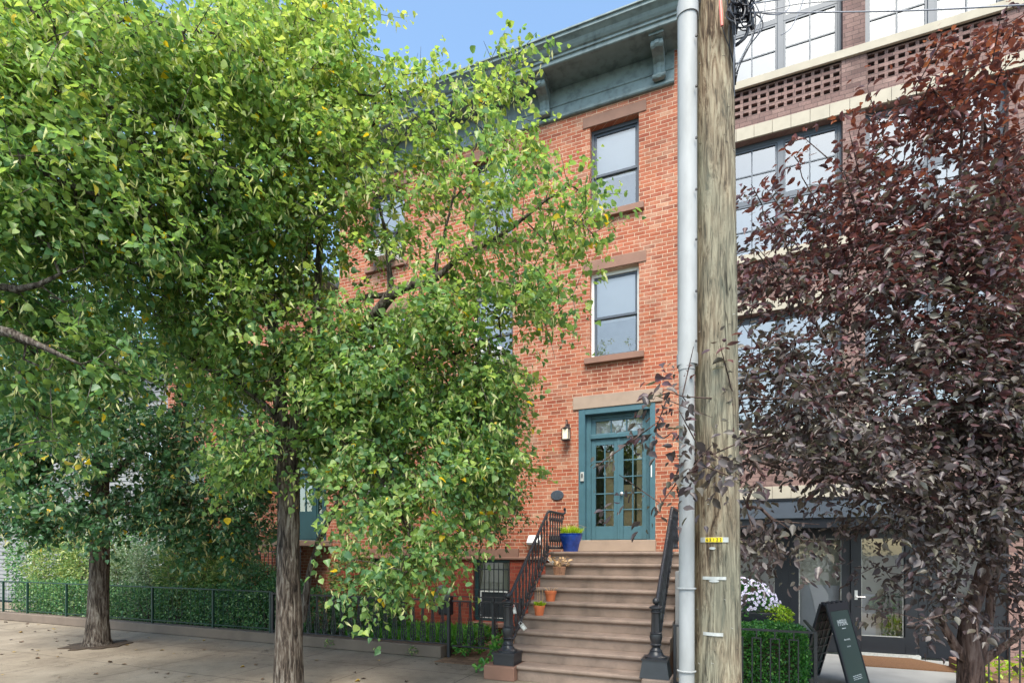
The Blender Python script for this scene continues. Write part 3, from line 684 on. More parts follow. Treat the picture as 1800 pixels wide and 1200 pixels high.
ndf = MB().ring(nd[0], nd[1], nd[2], nd[3], .0, .16, .12, .1, .02)
ndf.box(nd[0]+.12, nd[1]-.12, .04, .16, 3.72, 3.82); ndf.box(nd[0]+.12, nd[0]+.36, .08, .16, 2.08, 3.72); ndf.box(nd[1]-.36, nd[1]-.12, .08, .16, 2.08, 2.7)
ndo = ndf.build('door_frame', M_DTEAL, nb, bevel=.006)
MB().ring(-10.34, -9.66, 2.09, 3.70, .09, .13, .13, .14, .7).box(-10.02, -9.98, .095, .125, 2.79, 3.56).build('door_leaf', M_DTEAL, ndo, bevel=.004)
MB().fq(-10.21, -9.79, 2.79, 3.56, .11).build('pane', M_GLB, ndo)
MB().fq(-9.62, -9.42, 2.72, 3.70, .12).build('pane', M_GLB, ndo)
MB().fq(-10.58, -9.42, 3.84, 4.30, .12).build('pane', M_GLD, ndo)
MB().ring(-9.64, -9.40, 2.70, 3.71, .09, .14, .03).build('sidelight', M_DTEAL, ndo)
lintel(nb, -10.85, -9.1, 4.422, 4.70, 0)
MB().box(-10.9, -9.1, -1.05, -.0, 1.92, 2.05).build('entry_slab', M_LINT, nb, bevel=.01)
g = MB()
for i in range(15): g.tube([(-10.8+i*.12, -1.0, .14), (-10.8+i*.12, -1.0, 1.90)], .011, 5)
for z in (.3, 1.0, 1.8): g.box(-10.85, -9.08, -1.015, -.985, z-.015, z+.015)
g.build('entry_gate', M_IRON, nb)
nl = MB(); nl.lathe([(.02,.42),(.04,.36),(.19,.28),(.19,.25),(.12,.24),(.09,-.02),(.05,-.06),(.02,-.1)], (-11.15, -.2, 3.25), 6); nl.tube([(-11.15,.0,3.3),(-11.15,-.15,3.2)], .02, 6)
nl.build('wall_lantern', M_METAL, nb)

# ================================================================ pale house on the left
pa = empty('pale_house', (-20, 1, 0), 'pale grey clapboard house seen through gaps in the left lindens', 'house')
pw = [(-17.2, -16.2, 1.3, 3.0), (-20.2, -19.2, 1.3, 3.0), (-23.5, -22.5, 1.3, 3.0), (-17.2, -16.2, 4.2, 5.9), (-20.2, -19.2, 4.2, 5.9), (-23.5, -22.5, 4.2, 5.9)]
w = MB(); wallf(w, -33, -15.05, 0, 7.4, .8, pw, .15); w.quad((-15.05,.8,0),(-15.05,8,0),(-15.05,8,7.4),(-15.05,.8,7.4)); w.build('wall', M_SIDING, pa)
s_ = MB()
for i in range(52):
    z = .1+i*.14
    segs = [(-33, -15.05)]
    for a, b, c, d in pw:
        if c < z+.07 and d > z-.05: segs = [t for s0, s1 in segs for t in ((s0, min(s1, a)), (max(s0, b), s1)) if t[1]-t[0] > .02]
    for s0, s1 in segs: s_.prism([(.798, z), (.775, z+.005), (.795, z+.135)], s0, s1)
s_.build('clapboards', M_SIDING, pa)
MB().box(-33, -14.96, .3, 8, 7.4, 7.65).build('cornice', M_WHITE, pa, bevel=.03)
for a, b, c, d in pw: dh_window(pa, a, b, c, d, .84, M_WHITE, blind=.6)
g = MB()
for i in range(24): g.box(-17.9+i*.12, -17.885+i*.12, .55, .565, 2.9, 3.75)
for z in (2.9, 3.45, 3.72): g.box(-18, -15, .54, .575, z, z+.03)
g.build('balcony_rail', M_IRON, pa); MB().box(-18, -15.1, .5, .77, 2.8, 2.9).build('balcony_floor', M_SIDING, pa)

# ================================================================ brown brick building on the right  (front on y = .4)
AY = .4; rb_ = empty('apartment_building', (2, AY, 0), 'dark brown brick building with large gridded windows and cream stone bands', 'building')
PH = 1.92; PX = [-.60+PH*0, ]; piers = []
x = -.62
piers = [(-.95, -.28)]+[(1.64+PH*i*1.17-0, 1.97+PH*i*1.17) for i in range(0)]
b0 = 1.64
bays = [(-.28, 1.64), (1.97, 3.89), (4.22, 6.14), (6.47, 8.39)]
LEV = [(4.02, 6.13), (7.22, 9.33), (10.42, 12.53)]
hl = [(a, b, z0, z1) for a, b in bays for z0, z1 in LEV]
sp = [(z0-.66, z0-.14) for z0, _ in LEV]       # spandrel lattice fields
w = MB()
allh = hl+[(a+.02, b-.02, c, d) for a, b in bays for c, d in sp]
wallf(w, -.95, 9, 2.74, 13.6, AY, allh, .2)
w.quad((-.95,8,0),(-.95,AY,0),(-.95,AY,13.6),(-.95,8,13.6)); w.quad((9,AY,0),(9,8,0),(9,8,13.6),(9,AY,13.6))
w.box(3.89, 4.6, AY-.0, AY+.3, 0, 2.735); w.box(-.95, -.45, AY, AY+.3, 0, 2.735)
w.build('wall', M_BROWN, rb_)
MB().box(-.95, 9, AY+.3, 8, 13.4, 13.6).build('roof', M_ROOF, rb_)
MB().box(-.93, 8.98, AY+.85, AY+.9, 2.8, 13.3).build('inner_wall', M_CURT, rb_)
for a, b in bays[:3]:
    for c, d in sp:
        hs = []
        nx = 13; px_ = (b-a-.04)/nx; pz = (d-c)/4
        for i in range(nx):
            for j in range(4):
                xx = a+.02+px_*(i+.5); zz = c+pz*(j+.5)
                hs.append((xx-.048, xx+.048, zz-.036, zz+.036))
        m = MB(); wallf(m, a+.02, b-.02, c, d, AY+.03, hs, .07); m.build('lattice_panel', M_BROWN, rb_)
        MB().fq(a+.02, b-.02, c, d, AY+.101).build('lattice_backing', M_GREY, rb_)
for z0, z1 in LEV:
    MB().box(-.96, 9, AY-.05, AY+.12, z0-.14, z0-.0).build('sill_band', M_CREAM, rb_, bevel=.006)
for z in (12.53, 9.33, 6.13, 2.74):
    xx = -.96; i = 0
    m = MB(); MBs = []
    while xx < 9:
        m.box(xx, min(xx+.30, 9)-.005, AY-.035, AY+.12, z+.002, z+.23); xx += .30
    m.build('lintel_band', M_CREAM, rb_, bevel=.003)
for a, b in bays:
    for z0, z1 in LEV:
        f = MB().ring(a, b, z0, z1, AY+.14, AY+.22, .06, .08, .035)
        mx = (a+b)/2; f.box(mx-.05, mx+.05, AY+.13, AY+.22, z0+.035, z1-.08)
        fo = f.build('window', M_SLATE, rb_, bevel=.004)
        for u0, u1 in ((a+.06, mx-.05), (mx+.05, b-.06)):
            c, d = z0+.035, z1-.08; zm = (c+d)/2
            s = MB(); s.ring(u0, u1, c, zm-.03, AY+.15, AY+.185, .035); s.ring(u0, u1, zm+.03, d, AY+.15, AY+.185, .035)
            s.box(u0, u1, AY+.145, AY+.20, zm-.03, zm+.03)
            for p, q in ((c+.035, zm-.065), (zm+.065, d-.035)):
                um = (u0+u1)/2; pm_ = (p+q)/2
                s.box(um-.011, um+.011, AY+.153, AY+.178, p, q); s.box(u0+.035, um-.011, AY+.154, AY+.177, pm_-.011, pm_+.011); s.box(um+.011, u1-.035, AY+.154, AY+.177, pm_-.011, pm_+.011)
            s.build('sash', M_SLATE, fo)
            MB().fq(u0+.03, u1-.03, c+.03, d-.03, AY+.168).build('pane', M_GLB, fo)
# canopy
cp = MB(); cp.box(-.42, 3.86, AY-.62, AY-.006, 2.36, 2.66); cp.build('canopy', M_SLATE, rb_, bevel=.008)
MB().box(-.40, 3.84, AY-.58, AY-.01, 2.20, 2.357).build('canopy_soffit', M_NAVY, rb_)
MB().box(-.43, 3.87, AY-.64, AY, 2.662, 2.70).build('canopy_flashing', M_NAVY, rb_)
# shopfront
sh = [(-.22, .58, 1.05, 2.02), (.97, 1.63, .36, 2.03), (1.92, 2.53, .36, 2.03), (3.05, 3.6, 1.05, 2.0)]
w = MB(); wallf(w, -.45, 3.885, .05, 2.735, AY+.05, sh, .08)
for xx in (.70, .82, 1.73, 2.74, 2.86): w.box(xx-.006, xx+.006, AY+.042, AY+.049, .1, 2.2)
for q in (.3, .95): w.box(-.40, .68, AY+.042, AY+.049, q, q+.012); w.box(2.9, 3.86, AY+.042, AY+.049, q, q+.012)
sf = w.build('shopfront', M_NAVY, rb_)
dl = MB().ring(1.76, 2.70, .10, 2.16, AY+.015, AY+.045, .155, .13, .27).build('door_leaf', M_NAVY, sf, bevel=.004)
MB().box(1.815, 1.86, AY+.002, AY+.014, .98, 1.14).tube([(1.84,AY+.004,1.03),(1.84,AY-.05,1.03),(1.96,AY-.05,1.03)], .011, 8).build('door_handle', M_CHROME, sf)
MB().box(1.72, 2.74, AY-.06, AY+.05, .036, .09).build('threshold', M_METAL, sf)
for a, b, c, d in sh:
    MB().fq(a, b, c, d, AY+.10).build('pane', M_GLD, sf); MB().ring(a, b, c, d, AY+.075, AY+.095, .012).build('glazing_bead', M_METAL, sf)
i_ = MB(); i_.box(-.4, .86, AY+.9, AY+.95, .05, 2.7); i_.box(.9, 1.7, AY+.45, AY+.5, .05, 2.7); i_.box(1.7, 3.8, AY+.8, AY+.85, .05, 2.7); i_.box(-.4, 3.8, AY+.14, AY+1.5, .0, .06); i_.box(.86, .9, AY+.14, AY+.9, .06, 2.7)
i_.build('lobby_wall', M_INTER, rb_)
MB().box(.96, 1.62, AY+.26, AY+.29, .3, 1.2).box(1.9, 2.2, AY+.4, AY+.43, .1, 1.05).build('lobby_screen', M_BLIND, rb_)
ip = empty('potted_plant', (2.4, AY+.42, .06), 'dark potted plant with drooping leaves standing inside the glass shop door', 'plant')
MB().lathe([(.10,0),(.14,.3),(.12,.3),(.001,.28)], (2.4,AY+.42,.06), 16).build('pot', M_NAVY, ip, smooth=True)
N = 60; a = rng.random(N)*6.283; h_ = rng.random(N)
leaves('foliage', np.stack([2.4+.14*np.cos(a), AY+.42+.14*np.sin(a), .55+.55*h_], -1), np.stack([np.cos(a), np.sin(a), rng.normal(-.5,.5,N)], -1), rdir(N, 1), .14+.14*rng.random(N), rng.random(N), OVATE, M_IVY, ip)
MB().tube([(2.4,AY+.42,.3),(2.42,AY+.42,.8),(2.38,AY+.42,1.1)], .015, 6).build('stem', M_BARK, ip)
tag(MB().prism([(1.78,-.62),(2.95,-.62),(2.98,-.22),(2.6,.30),(1.80,.30)], .036, .055, 'z').build('doormat', M_COIR, None), 'brown coir doormat outside the navy glass shop door', 'doormat')
# ================================================================ utility pole
pb_ = P(1262, 966, 4.06); px0, py0 = pb_.x, pb_.y
pole = empty('utility_pole', (px0, py0, 0), 'weathered wooden utility pole with grey cable guard, yellow number plate and coral marker tube', 'utility pole')
n, seg = 44, 90
vs, fs = [], []
rr = np.random.default_rng(3); ang = np.linspace(0, 2*np.pi, n, endpoint=False)
ph = rr.random((7, 2))*6.28
for i in range(seg+1):
    z = 9.2*i/seg; r0 = .174-.0078*z
    r_ = r0*(1+.012*np.sin(3*ang+ph[0,0]+z*.4)+.008*np.sin(7*ang+ph[1,0]-z*.7)+.006*np.sin(15*ang+ph[2,0]+.5*np.sin(z*2)))
    for a, q in zip(ang, r_): vs.append((px0-.004*z+q*math.cos(a), py0+q*math.sin(a), z))
for i in range(seg):
    for k in range(n): k2 = (k+1) % n; fs.append((i*n+k, i*n+k2, (i+1)*n+k2, (i+1)*n+k))
fs.append(tuple(seg*n+k for k in range(n)))
m = MB(); m.v = vs; m.f = fs; m.build('shaft', M_POLE, pole, smooth=True)
vd = Vector((px0, py0+10.5, 0)).normalized(); rt = Vector((vd.y, -vd.x, 0))   # towards the street, and along it
def onpole(z, s, w, h, ext, name, mt, thick=.003, oval=False, lift=.004):
    r0 = .174-.0078*z+lift; cx = px0-.004*z
    m = MB(); k = 14; a0 = s/r0; da = w/r0
    for i in range(k+1):
        a = a0-da/2+da*i/k
        d = -vd*math.cos(a)+rt*math.sin(a)
        hh = h*(math.sqrt(max(0.02, 1-((i-k/2)/(k/2))**2)) if oval else 1)
        for rr2 in (r0, r0+thick):
            for zz in (z-hh/2, z+hh/2): m.v.append((cx+d.x*rr2, py0+d.y*rr2, zz))
    for i in range(k):
        A = 4*i; B = A+4
        m.f += [(A+2,B+2,B+3,A+3),(A+1,A+3,B+3,B+1),(A,B,B+2,A+2),(A+1,B+1,B,A)]
    m.f += [(0,2,3,1),(4*k,4*k+1,4*k+3,4*k+2)]
    return m.build(name, mt, pole)
pz = lambda y: CAMH+(HOR-y)/FPX*(4.06-.17)
s1 = onpole(pz(948), -.02, .20, .036, 0, 'plate_strip', M_METAL)
onpole(pz(948), -.02, .118, .033, 0, 'number_plate', M_YEL, lift=.0075)
for i, ch in enumerate('62122'):
    a = (-.02-.046+.023*i)/(.174-.0078*1.9+.012); d = -vd*math.cos(a)+rt*math.sin(a); r0 = .174-.0078*1.9+.0125
    yaw = math.atan2(d.y, d.x)+math.pi/2
    text(ch, .031, M_INK, 'digit', pole, Matrix.Translation((px0-.008+d.x*r0, py0+d.y*r0, pz(948))) @ Matrix.Rotation(yaw, 4, 'Z') @ RX, ext=.001, sx=.85, bold=.0004)
onpole(pz(963), -.03, .044, .02, 0, 'tag', M_METAL, oval=True)
onpole(pz(1016), -.02, .165, .022, 0, 'tag', M_METAL); onpole(pz(1021), -.02, .07, .018, 0, 'tag', M_METAL, oval=True, lift=.003)
onpole(pz(1115), -.03, .14, .024, 0, 'tag', M_METAL)
# grey guard and conduit on the pole's left flank
g0 = P(1207, 966, 3.99); gx, gy = g0.x, g0.y
m = MB()
def ugu(cx, cy, wx, dy, k=10):
    q = [];                     # stadium-fronted channel, axis along rt, bulging to the street
    for i in range(k+1):
        t = math.pi*i/k; e = Vector((cx, cy, 0))-rt*(wx*math.cos(t))-vd*(dy*math.sin(t)); q.append((e.x, e.y))
    e = Vector((cx, cy, 0))+rt*wx+vd*.05; q.append((e.x, e.y)); e = Vector((cx, cy, 0))-rt*wx+vd*.05; q.append((e.x, e.y)); return q
zc = CAMH+(HOR-636)/FPX*3.95
m.prism(ugu(gx+.004, gy, .068, .052), zc, 5.83, 'z'); m.prism(ugu(gx+.004, gy, .074, .058), zc-.012, zc+.07, 'z'); m.prism(ugu(gx+.006, gy, .076, .060), 5.72, 5.80, 'z')
m.prism(ugu(gx+.02, gy, .078, .06), 5.835, 9.0, 'z')
gu = m.build('cable_guard', M_GUARD, pole, smooth=True)
m = MB(); m.tube([(gx, gy, 0), (gx, gy, zc-.013)], .055, 24); m.tube([(gx, gy, zc-.05), (gx, gy, zc-.012)], .059, 24); m.build('conduit', M_GUARD, pole, smooth=True)
for yy in (70, 158, 248, 338, 425, 515, 602):
    z = CAMH+(HOR-yy)/FPX*3.95; e = Vector((gx+.004, gy, z))+rt*.064-vd*.045
    MB().tube([e, e-vd*.012], .008, 8).build('bolt', M_RUST, pole)
for z in (1.55, .95): 
    MB().tube([Vector((gx,gy,z))+rt*(.062*math.cos(t))-vd*(.062*math.sin(t)) for t in [math.pi*i/10 for i in range(11)]], .007, 5).build('strap', M_GUARD, pole)
for i in range(26):
    z = random.uniform(1.0, 5.6); a = random.uniform(-1.2, 1.2); r0 = .174-.0078*z+.001; d = -vd*math.cos(a)+rt*math.sin(a); c0 = Vector((px0-.004*z, py0, z))+d*r0
    t2 = Vector((-d.y, d.x, random.uniform(-.6, .6))).normalized()*random.uniform(.006, .011)
    MB().tube([c0-t2, c0-t2+d*.004, c0+t2+d*.004, c0+t2], .0014, 4).build('staple', M_METAL if i % 2 else M_RUST, pole)
# coral marker tube with its wire
a_ = P(1266, 2, 3.86); b_ = P(1269, 46, 3.86)
mt_ = MB().tube([a_, a_*.5+b_*.5, b_], [.011, .0115, .0095], 12).build('marker_tube', M_ORNG, pole, smooth=True)
def wire(name, pts, r, m, parent, k=8):
    pts = [Vector(p) for p in pts]; out = []
    for i in range(len(pts)-1):
        p0 = pts[max(i-1, 0)]; p1 = pts[i]; p2 = pts[i+1]; p3 = pts[min(i+2, len(pts)-1)]
        for j in range(k):
            t = j/k; out.append(.5*((2*p1)+(-p0+p2)*t+(2*p0-5*p1+4*p2-p3)*t*t+(-p0+3*p1-3*p2+p3)*t**3))
    out.append(pts[-1]); return MB().tube(out, r, 6).build(name, m, parent, smooth=True)
wire('marker_wire', [b_, P(1274, 62, 3.88), P(1284, 90, 3.92), P(1290, 112, 3.95), P(1293, 140, 4.0)], .0035, M_CABLE, pole)
# cable tangle
tg = empty('cable_tangle', tuple(P(1305, 10, 3.95)), 'knot of black and grey telephone cables hanging from the top of the wooden pole', 'cables')
def W_(*q): return [P(*p) for p in q]
specs = [
 (W_((1275,-20,3.85),(1280,15,3.85),(1288,60,3.9),(1291,110,3.95),(1292,150,4.0)), .004, M_CABLE),
 (W_((1293,150,4),(1291,90,3.9),(1288,40,3.86),(1300,15,3.85),(1320,10,3.9),(1328,35,3.9),(1322,70,3.9),(1305,105,3.92),(1294,130,3.96)), .005, M_CABLE),
 (W_((1298,-20,3.9),(1292,10,3.85),(1293,50,3.88),(1290,110,3.9),(1291,170,4)), .005, M_CABLEG),
 (W_((1310,20,3.9),(1335,30,3.95),(1340,50,3.95),(1318,80,3.93),(1300,115,3.93),(1292,150,4)), .0045, M_CABLE),
 (W_((1344,-20,4),(1344,20,4),(1330,50,3.97),(1312,85,3.93),(1298,112,3.93),(1292,128,3.97)), .0035, M_CABLEG),
 (W_((1300,22,3.9),(1330,22,3.95),(1355,26,4),(1375,24,4.05),(1388,10,4.1),(1380,-20,4.1)), .004, M_CABLEG),
 (W_((1318,-10,3.9),(1330,12,3.9),(1338,34,3.92),(1332,60,3.95),(1320,78,3.95)), .0035, M_CABLEG),
 (W_((1290,60,3.9),(1283,45,3.85),(1281,60,3.86),(1284,90,3.9),(1290,115,3.97)), .003, M_CABLE),
 (W_((1418,-20,4.1),(1405,20,4.05),(1390,50,4.02),(1373,62,4.0)), .0035, M_CABLEG),
 (W_((1316,40,3.9),(1312,62,3.9),(1300,75,3.9),(1293,80,3.93)), .012, M_CABLE),
 (W_((1293,-20,3.95),(1290,0,3.9),(1295,30,3.9),(1291,60,3.93)), .02, M_CABLE),
]
for p, r, m in specs: wire('cable', p, r, m, tg)
for i in range(16):
    c = (1302+random.uniform(-8, 12), 12+random.uniform(-26, 30)); w = random.uniform(8, 24); h = random.uniform(8, 26); ph_ = random.random()*6
    wire('cable', [P(c[0]+w*math.cos(ph_+t*1.2), c[1]+h*math.sin(ph_+t*1.2), 3.88+.08*math.sin(t*2+i)) for t in range(6)], random.choice((.004, .005, .007)), M_CABLE, tg, 6)
for i in range(5):
    a = P(1297+i*5, -12+i*9, 3.9); b = P(1303+i*5+random.uniform(-6, 6), 8+i*11, 3.92); MB().tube([a, (a+b)/2, b], [.016, .022, .014], 10).build('splice_closure', M_BLKP, tg, smooth=True)
ow = [([(1300,24,3.95),(1343,23,3.95),(1450,22,3.7),(1633,18,3.3),(1900,3,2.8)], 'upper drop wire running level from the cable knot across the gridded windows', .004),
      ([(1300,22,3.95),(1345,20,3.95),(1400,8,3.9),(1480,1,3.8),(1600,-10,3.6)], 'thin wire rising from the cable knot towards the top right corner', .003),
      ([(1300,10,3.95),(1380,-2,4.1),(1500,-24,4.3)], 'short wire leaving the cable knot and climbing out of view at once', .004)]
for p, lb, r in ow:
    o = wire('overhead_wire', W_(*p), r, M_CABLEG, None, 10); tag(o, lb, 'wire', 'overhead wires at the pole top')

# ================================================================ garden kerb, fences, gate
x = -18.4
tag(MB().box(-18.4, -4.66, -2.46, -2.22, .004, .20).build('garden_kerb', M_KERB, bevel=.015), 'long low brownstone kerb between the sidewalk and the planted garden', 'kerb wall')
gf = empty('garden_fence', (-13, -2.34, .2), 'low green painted iron fence with thin pickets before the left hedge', 'fence')
for xx in (-18.0, -16.9, -15.25, -13.7, -12.1, -10.2, -8.6):
    MB().box(xx-.022, xx+.022, -2.362, -2.318, .18, .99).build('post', M_IRONG, gf, bevel=.004)
MB().box(-18.4, -8.56, -2.36, -2.32, .99, 1.015).build('rail', M_IRONG, gf, bevel=.004); MB().box(-18.4, -8.56, -2.35, -2.33, .26, .28).build('rail', M_IRONG, gf)
xx = -18.3
pk = MB().tube([(0,0,.18),(0,0,.992)], .0042, 5).build('picket', M_IRONG, gf)
pk.parent = gf; pk.matrix_parent_inverse = Matrix.Identity(4); pk.location = (-18.3+13, 0, -.2)
i = 1
while -18.3+.14*i < -8.6:
    o = pk.copy(); C.objects.link(o); o.parent = gf; o.matrix_parent_inverse = Matrix.Identity(4); o.location = (-18.3+.14*i+13, 0, -.2); i += 1
of = empty('ornate_fence', (-6.5, -2.34, .2), 'low black cast iron fence with tapering lyre shaped pickets, left of the garden gate', 'fence')
def lyre(h=.72):
    m = MB(); z0 = .24
    for s in (-1, 1):
        m.tube([(s*.018, 0, z0+h), (s*.014, 0, z0+h*.86), (s*.02, 0, z0+h*.66), (s*.034, 0, z0+h*.45), (s*.05, 0, z0+h*.28), (s*.055, 0, z0+h*.1), (s*.03, 0, z0)], .008, 5)
        for zc, r_ in ((.08, .026), (.18, .026), (.29, .022), (.39, .017), (.48, .012), (.60, .010)):
            m.tube([(s*.022+r_*.8*math.cos(t), 0, z0+h*zc+r_*math.sin(t)) for t in [j*.79 for j in range(9)]], .006, 4, cap=False)
        m.tube([(s*.018,0,z0+h*.9),(s*.05,0,z0+h*.97),(s*.06,0,z0+h*.91),(s*.045,0,z0+h*.88)], .006, 4)
    m.tube([(0,0,z0),(0,0,z0+h*.3),(0,0,z0+h)], [.012,.008,.007], 5)
    for zc in (.13, .24, .34, .55, .75): m.lathe([(.001,-.016),(.016,0),(.001,.016)], (0,0,z0+h*zc), 6)
    return m
p0_ = lyre().build('picket', M_IRON, of); p0_.matrix_parent_inverse = Matrix.Identity(4); p0_.location = (-8.40+6.5, 0, -.2)
for i in range(1, 20):
    o = p0_.copy(); C.objects.link(o); o.parent = of; o.matrix_parent_inverse = Matrix.Identity(4); o.location = (-8.40+.195*i+6.5, 0, -.2)
MB().box(-8.55, -4.60, -2.365, -2.315, .955, .985).build('rail', M_IRON, of, bevel=.004); MB().box(-8.55, -4.60, -2.36, -2.32, .225, .245).build('rail', M_IRON, of, bevel=.004)
for xx in (-8.54, -4.57): MB().box(xx-.026, xx+.026, -2.366, -2.314, .0 if xx > -5 else .19, 1.0).build('post', M_IRON, of, bevel=.004)
gt = empty('garden_gate', (-4.5, -2.34, .1), 'small black cast iron gate between fence post and left newel of the steps', 'gate')
MB().box(-4.50, -3.24, -2.36, -2.32, .955, .98).box(-4.50, -3.24, -2.36, -2.32, 1.04, 1.055).box(-4.50, -3.24, -2.36, -2.32, .2, .222).build('rail', M_IRON, gt, bevel=.003)
for xx in (-3.74, -3.26): MB().box(xx-.02, xx+.02, -2.36, -2.32, .1, 1.05).build('post', M_IRON, gt, bevel=.003)
for i in range(6):
    o = p0_.copy(); C.objects.link(o); o.parent = gt; o.matrix_parent_inverse = Matrix.Identity(4); o.location = (-4.36+.2*i+4.5 if i < 3 else -4.36+.2*i+4.5+.06, 0, -.1)
# hose
hs = empty('hose_coil', (-4.72, -2.25, 1.0), 'coiled grey garden hose hung over a black holder at the fence corner', 'hose')
MB().box(-4.86, -4.60, -2.22, -2.10, .70, 1.04).build('holder', M_BLKP, hs, bevel=.03)
m = MB()
for k, (dy, s) in enumerate(((0, 1), (.03, .93), (-.025, .82), (.05, 1.04), (.01, .7))):
    pts = [(-4.76+s*.125*math.cos(t)*(1 if math.sin(t) < .3 else .72), -2.27+dy, 1.07+s*.10*math.sin(t)+(.035*s if math.sin(t) > .8 else 0)) for t in [j*.35 for j in range(19)]]
    m.tube(pts, .017, 6)
m.tube([(-4.88,-2.27,1.05),(-4.90,-2.27,.95),(-4.86,-2.26,.84)], .011, 6)
m.build('hose', M_HOSE, hs, smooth=True)

# ================================================================ garden plants
def shrub(name, boxes, N, size, m, tmpl, label, cat, group=None, lean=.6, stems=True, tlo=0, thi=1):
    """boxes: (cx,cy,cz,rx,ry,rz) ellipsoids"""
    r = empty(name, (boxes[0][0], boxes[0][1], .1), label, cat, group)
    w = np.array([b[3]*b[4]*b[5] for b in boxes])**.67; w /= w.sum(); ps = []; ns = []
    for b, q in zip(boxes, w):
        k = max(int(N*q), 4); d = rdir(k); rad = (.55+.5*rng.random(k)**.6)*(1+.12*np.sin(d[:,0]*7+b[0]*3)*np.sin(d[:,2]*9+b[1]))
        ps.append(np.array(b[:3])+d*np.array(b[3:])*rad[:, None]); ns.append(d)
    p = np.concatenate(ps); d = np.concatenate(ns); k = p[:,2] > .06; p = p[k]; d = d[k]; n = len(p)
    leaves('foliage', p, d*lean+rdir(n)*.7+np.array([0,0,-.1]), d+rdir(n)*.8+np.array([0,0,.5]), size*(.6+.7*rng.random(n)), tlo+(thi-tlo)*rng.random(n), tmpl, m, r)
    if stems:
        s_ = MB()
        for b in boxes:
            for i in range(5):
                q = (b[0]+random.uniform(-.7,.7)*b[3], b[1]+random.uniform(-.5,.5)*b[4], b[2]+random.uniform(.1,.8)*b[5])
                s_.tube([(b[0]+random.uniform(-.1,.1), b[1], .08), ((b[0]+q[0])/2+random.uniform(-.05,.05), (b[1]+q[1])/2, q[2]*.5), q], [.014, .009, .003], 5)
        s_.build('stem', M_BARK, r)
    return r
shrub('ivy_hedge', [(-17.6+i*.95, -1.85+.08*math.sin(i*2), .52+.05*math.sin(i), .75, .38, .52) for i in range(11)], 26000, .062, M_IVY, SMALL, 'dense green leafy hedge filling the low fence on the left', 'hedge')
shrub('feathery_shrub', [(-12.5,-1.2,1.15,.9,.6,.95),(-11.6,-1.1,1.2,.8,.5,.85),(-10.8,-1.2,1.0,.7,.5,.8)], 14000, .075, M_FEATH, SMALL, 'feathery light green shrub just right of the left linden trunk', 'shrub', lean=1.2)
shrub('variegated_shrub', [(-14.9,-1.2,1.15,.9,.55,.85),(-13.7,-1.2,1.2,.8,.5,.9)], 10500, .06, M_PALE, SMALL, 'pale variegated shrub just left of the left linden trunk', 'shrub')
shrub('golden_shrub', [(-17.8,-1.2,1.25,1,.6,1.0),(-16.4,-1.2,1.2,1.0,.5,.95)], 11500, .07, M_FEATH, SMALL, 'yellow green shrub rising above the hedge at the far left', 'shrub', tlo=.3)
shrub('shade_tinted_shrub', [(-9.9,-1.5,.85,.7,.5,.7),(-9.0,-1.6,.75,.7,.4,.6),(-10.5,-1.7,.6,.5,.3,.5)], 12000, .065, M_IVY, SMALL, 'green shrub tinted for tree shade behind the fence left of the nearer linden trunk', 'shrub', thi=.6)  # tint capped low: shade under the lindens put into the leaf colour
shrub('low_shrub', [(-8.0,-1.6,.55,.6,.4,.5),(-7.2,-1.5,.5,.6,.4,.45),(-6.6,-1.4,.5,.4,.4,.42)], 6000, .06, M_IVY, SMALL, 'low shrub with shade tinted into its leaves behind the black cast iron fence', 'shrub', thi=.6)  # darker tint range paints in the tree shade over the garden
shrub('bamboo_shrub', [(-7.9,-.7,1.1,.55,.35,.9),(-7.1,-.5,.8,.5,.3,.6)], 2600, .10, M_FEATH, SMALL, 'thin leaved yellowish shrub against the garden level wall', 'shrub', lean=.9)
shrub('tall_shrub', [(-19.3,-.9,1.6,1.2,.6,1.5),(-17.0,-.6,1.7,1.2,.5,1.5),(-14.6,-.55,1.6,1.2,.5,1.4),(-12.9,-.5,1.3,.9,.4,1.1)], 15000, .09, M_IVY, SMALL, 'tall loose green shrubs in front of the pale clapboard house', 'shrub')
def grassy(name, x0, x1, y0, y1, z, N, h, label):
    p = np.stack([rng.uniform(x0, x1, N), rng.uniform(y0, y1, N), np.full(N, z)], -1)
    o = leaves(name, p, rng.normal(0, .35, (N, 3))+np.array([0,0,1]), rdir(N), h*(.5+rng.random(N)), rng.random(N), (BLADE[0]*np.array([1.6,1,1]), BLADE[1]), M_GRASS); tag(o, label, 'grass', kind='stuff')
grassy('grass', -7.0, -4.7, -2.15, -.3, .12, 11000, .15, 'bright green grass and ground cover inside the ornate fence')
shrub('weed', [(-4.38,-2.2,.22,.16,.14,.2),(-4.25,-1.9,.3,.2,.2,.26)], 420, .07, M_BOX, OVATE, 'light green weeds at the foot of the gate post', 'weed', 'weeds at the stoop', stems=False, tlo=.4)
shrub('weed', [(-3.42,-2.8,.30,.13,.12,.22),(-3.5,-3.12,.09,.16,.12,.09)], 300, .075, M_BOX, OVATE, 'leafy weed clump beside the left newel plinth', 'weed', 'weeds at the stoop', stems=False, tlo=.4)
def sprig(name, x, y, label):
    r = shrub(name, [(x,y,.1,.08,.05,.08)], 60, .04, M_FEATH, SMALL, label, 'weed', 'weeds at the stoop', stems=False)
sprig('weed', -5.2, -2.50, 'small weed growing at the kerb foot near its right end'); sprig('weed', -7.0, -2.50, 'tiny weed at the kerb foot right of the linden trunk')
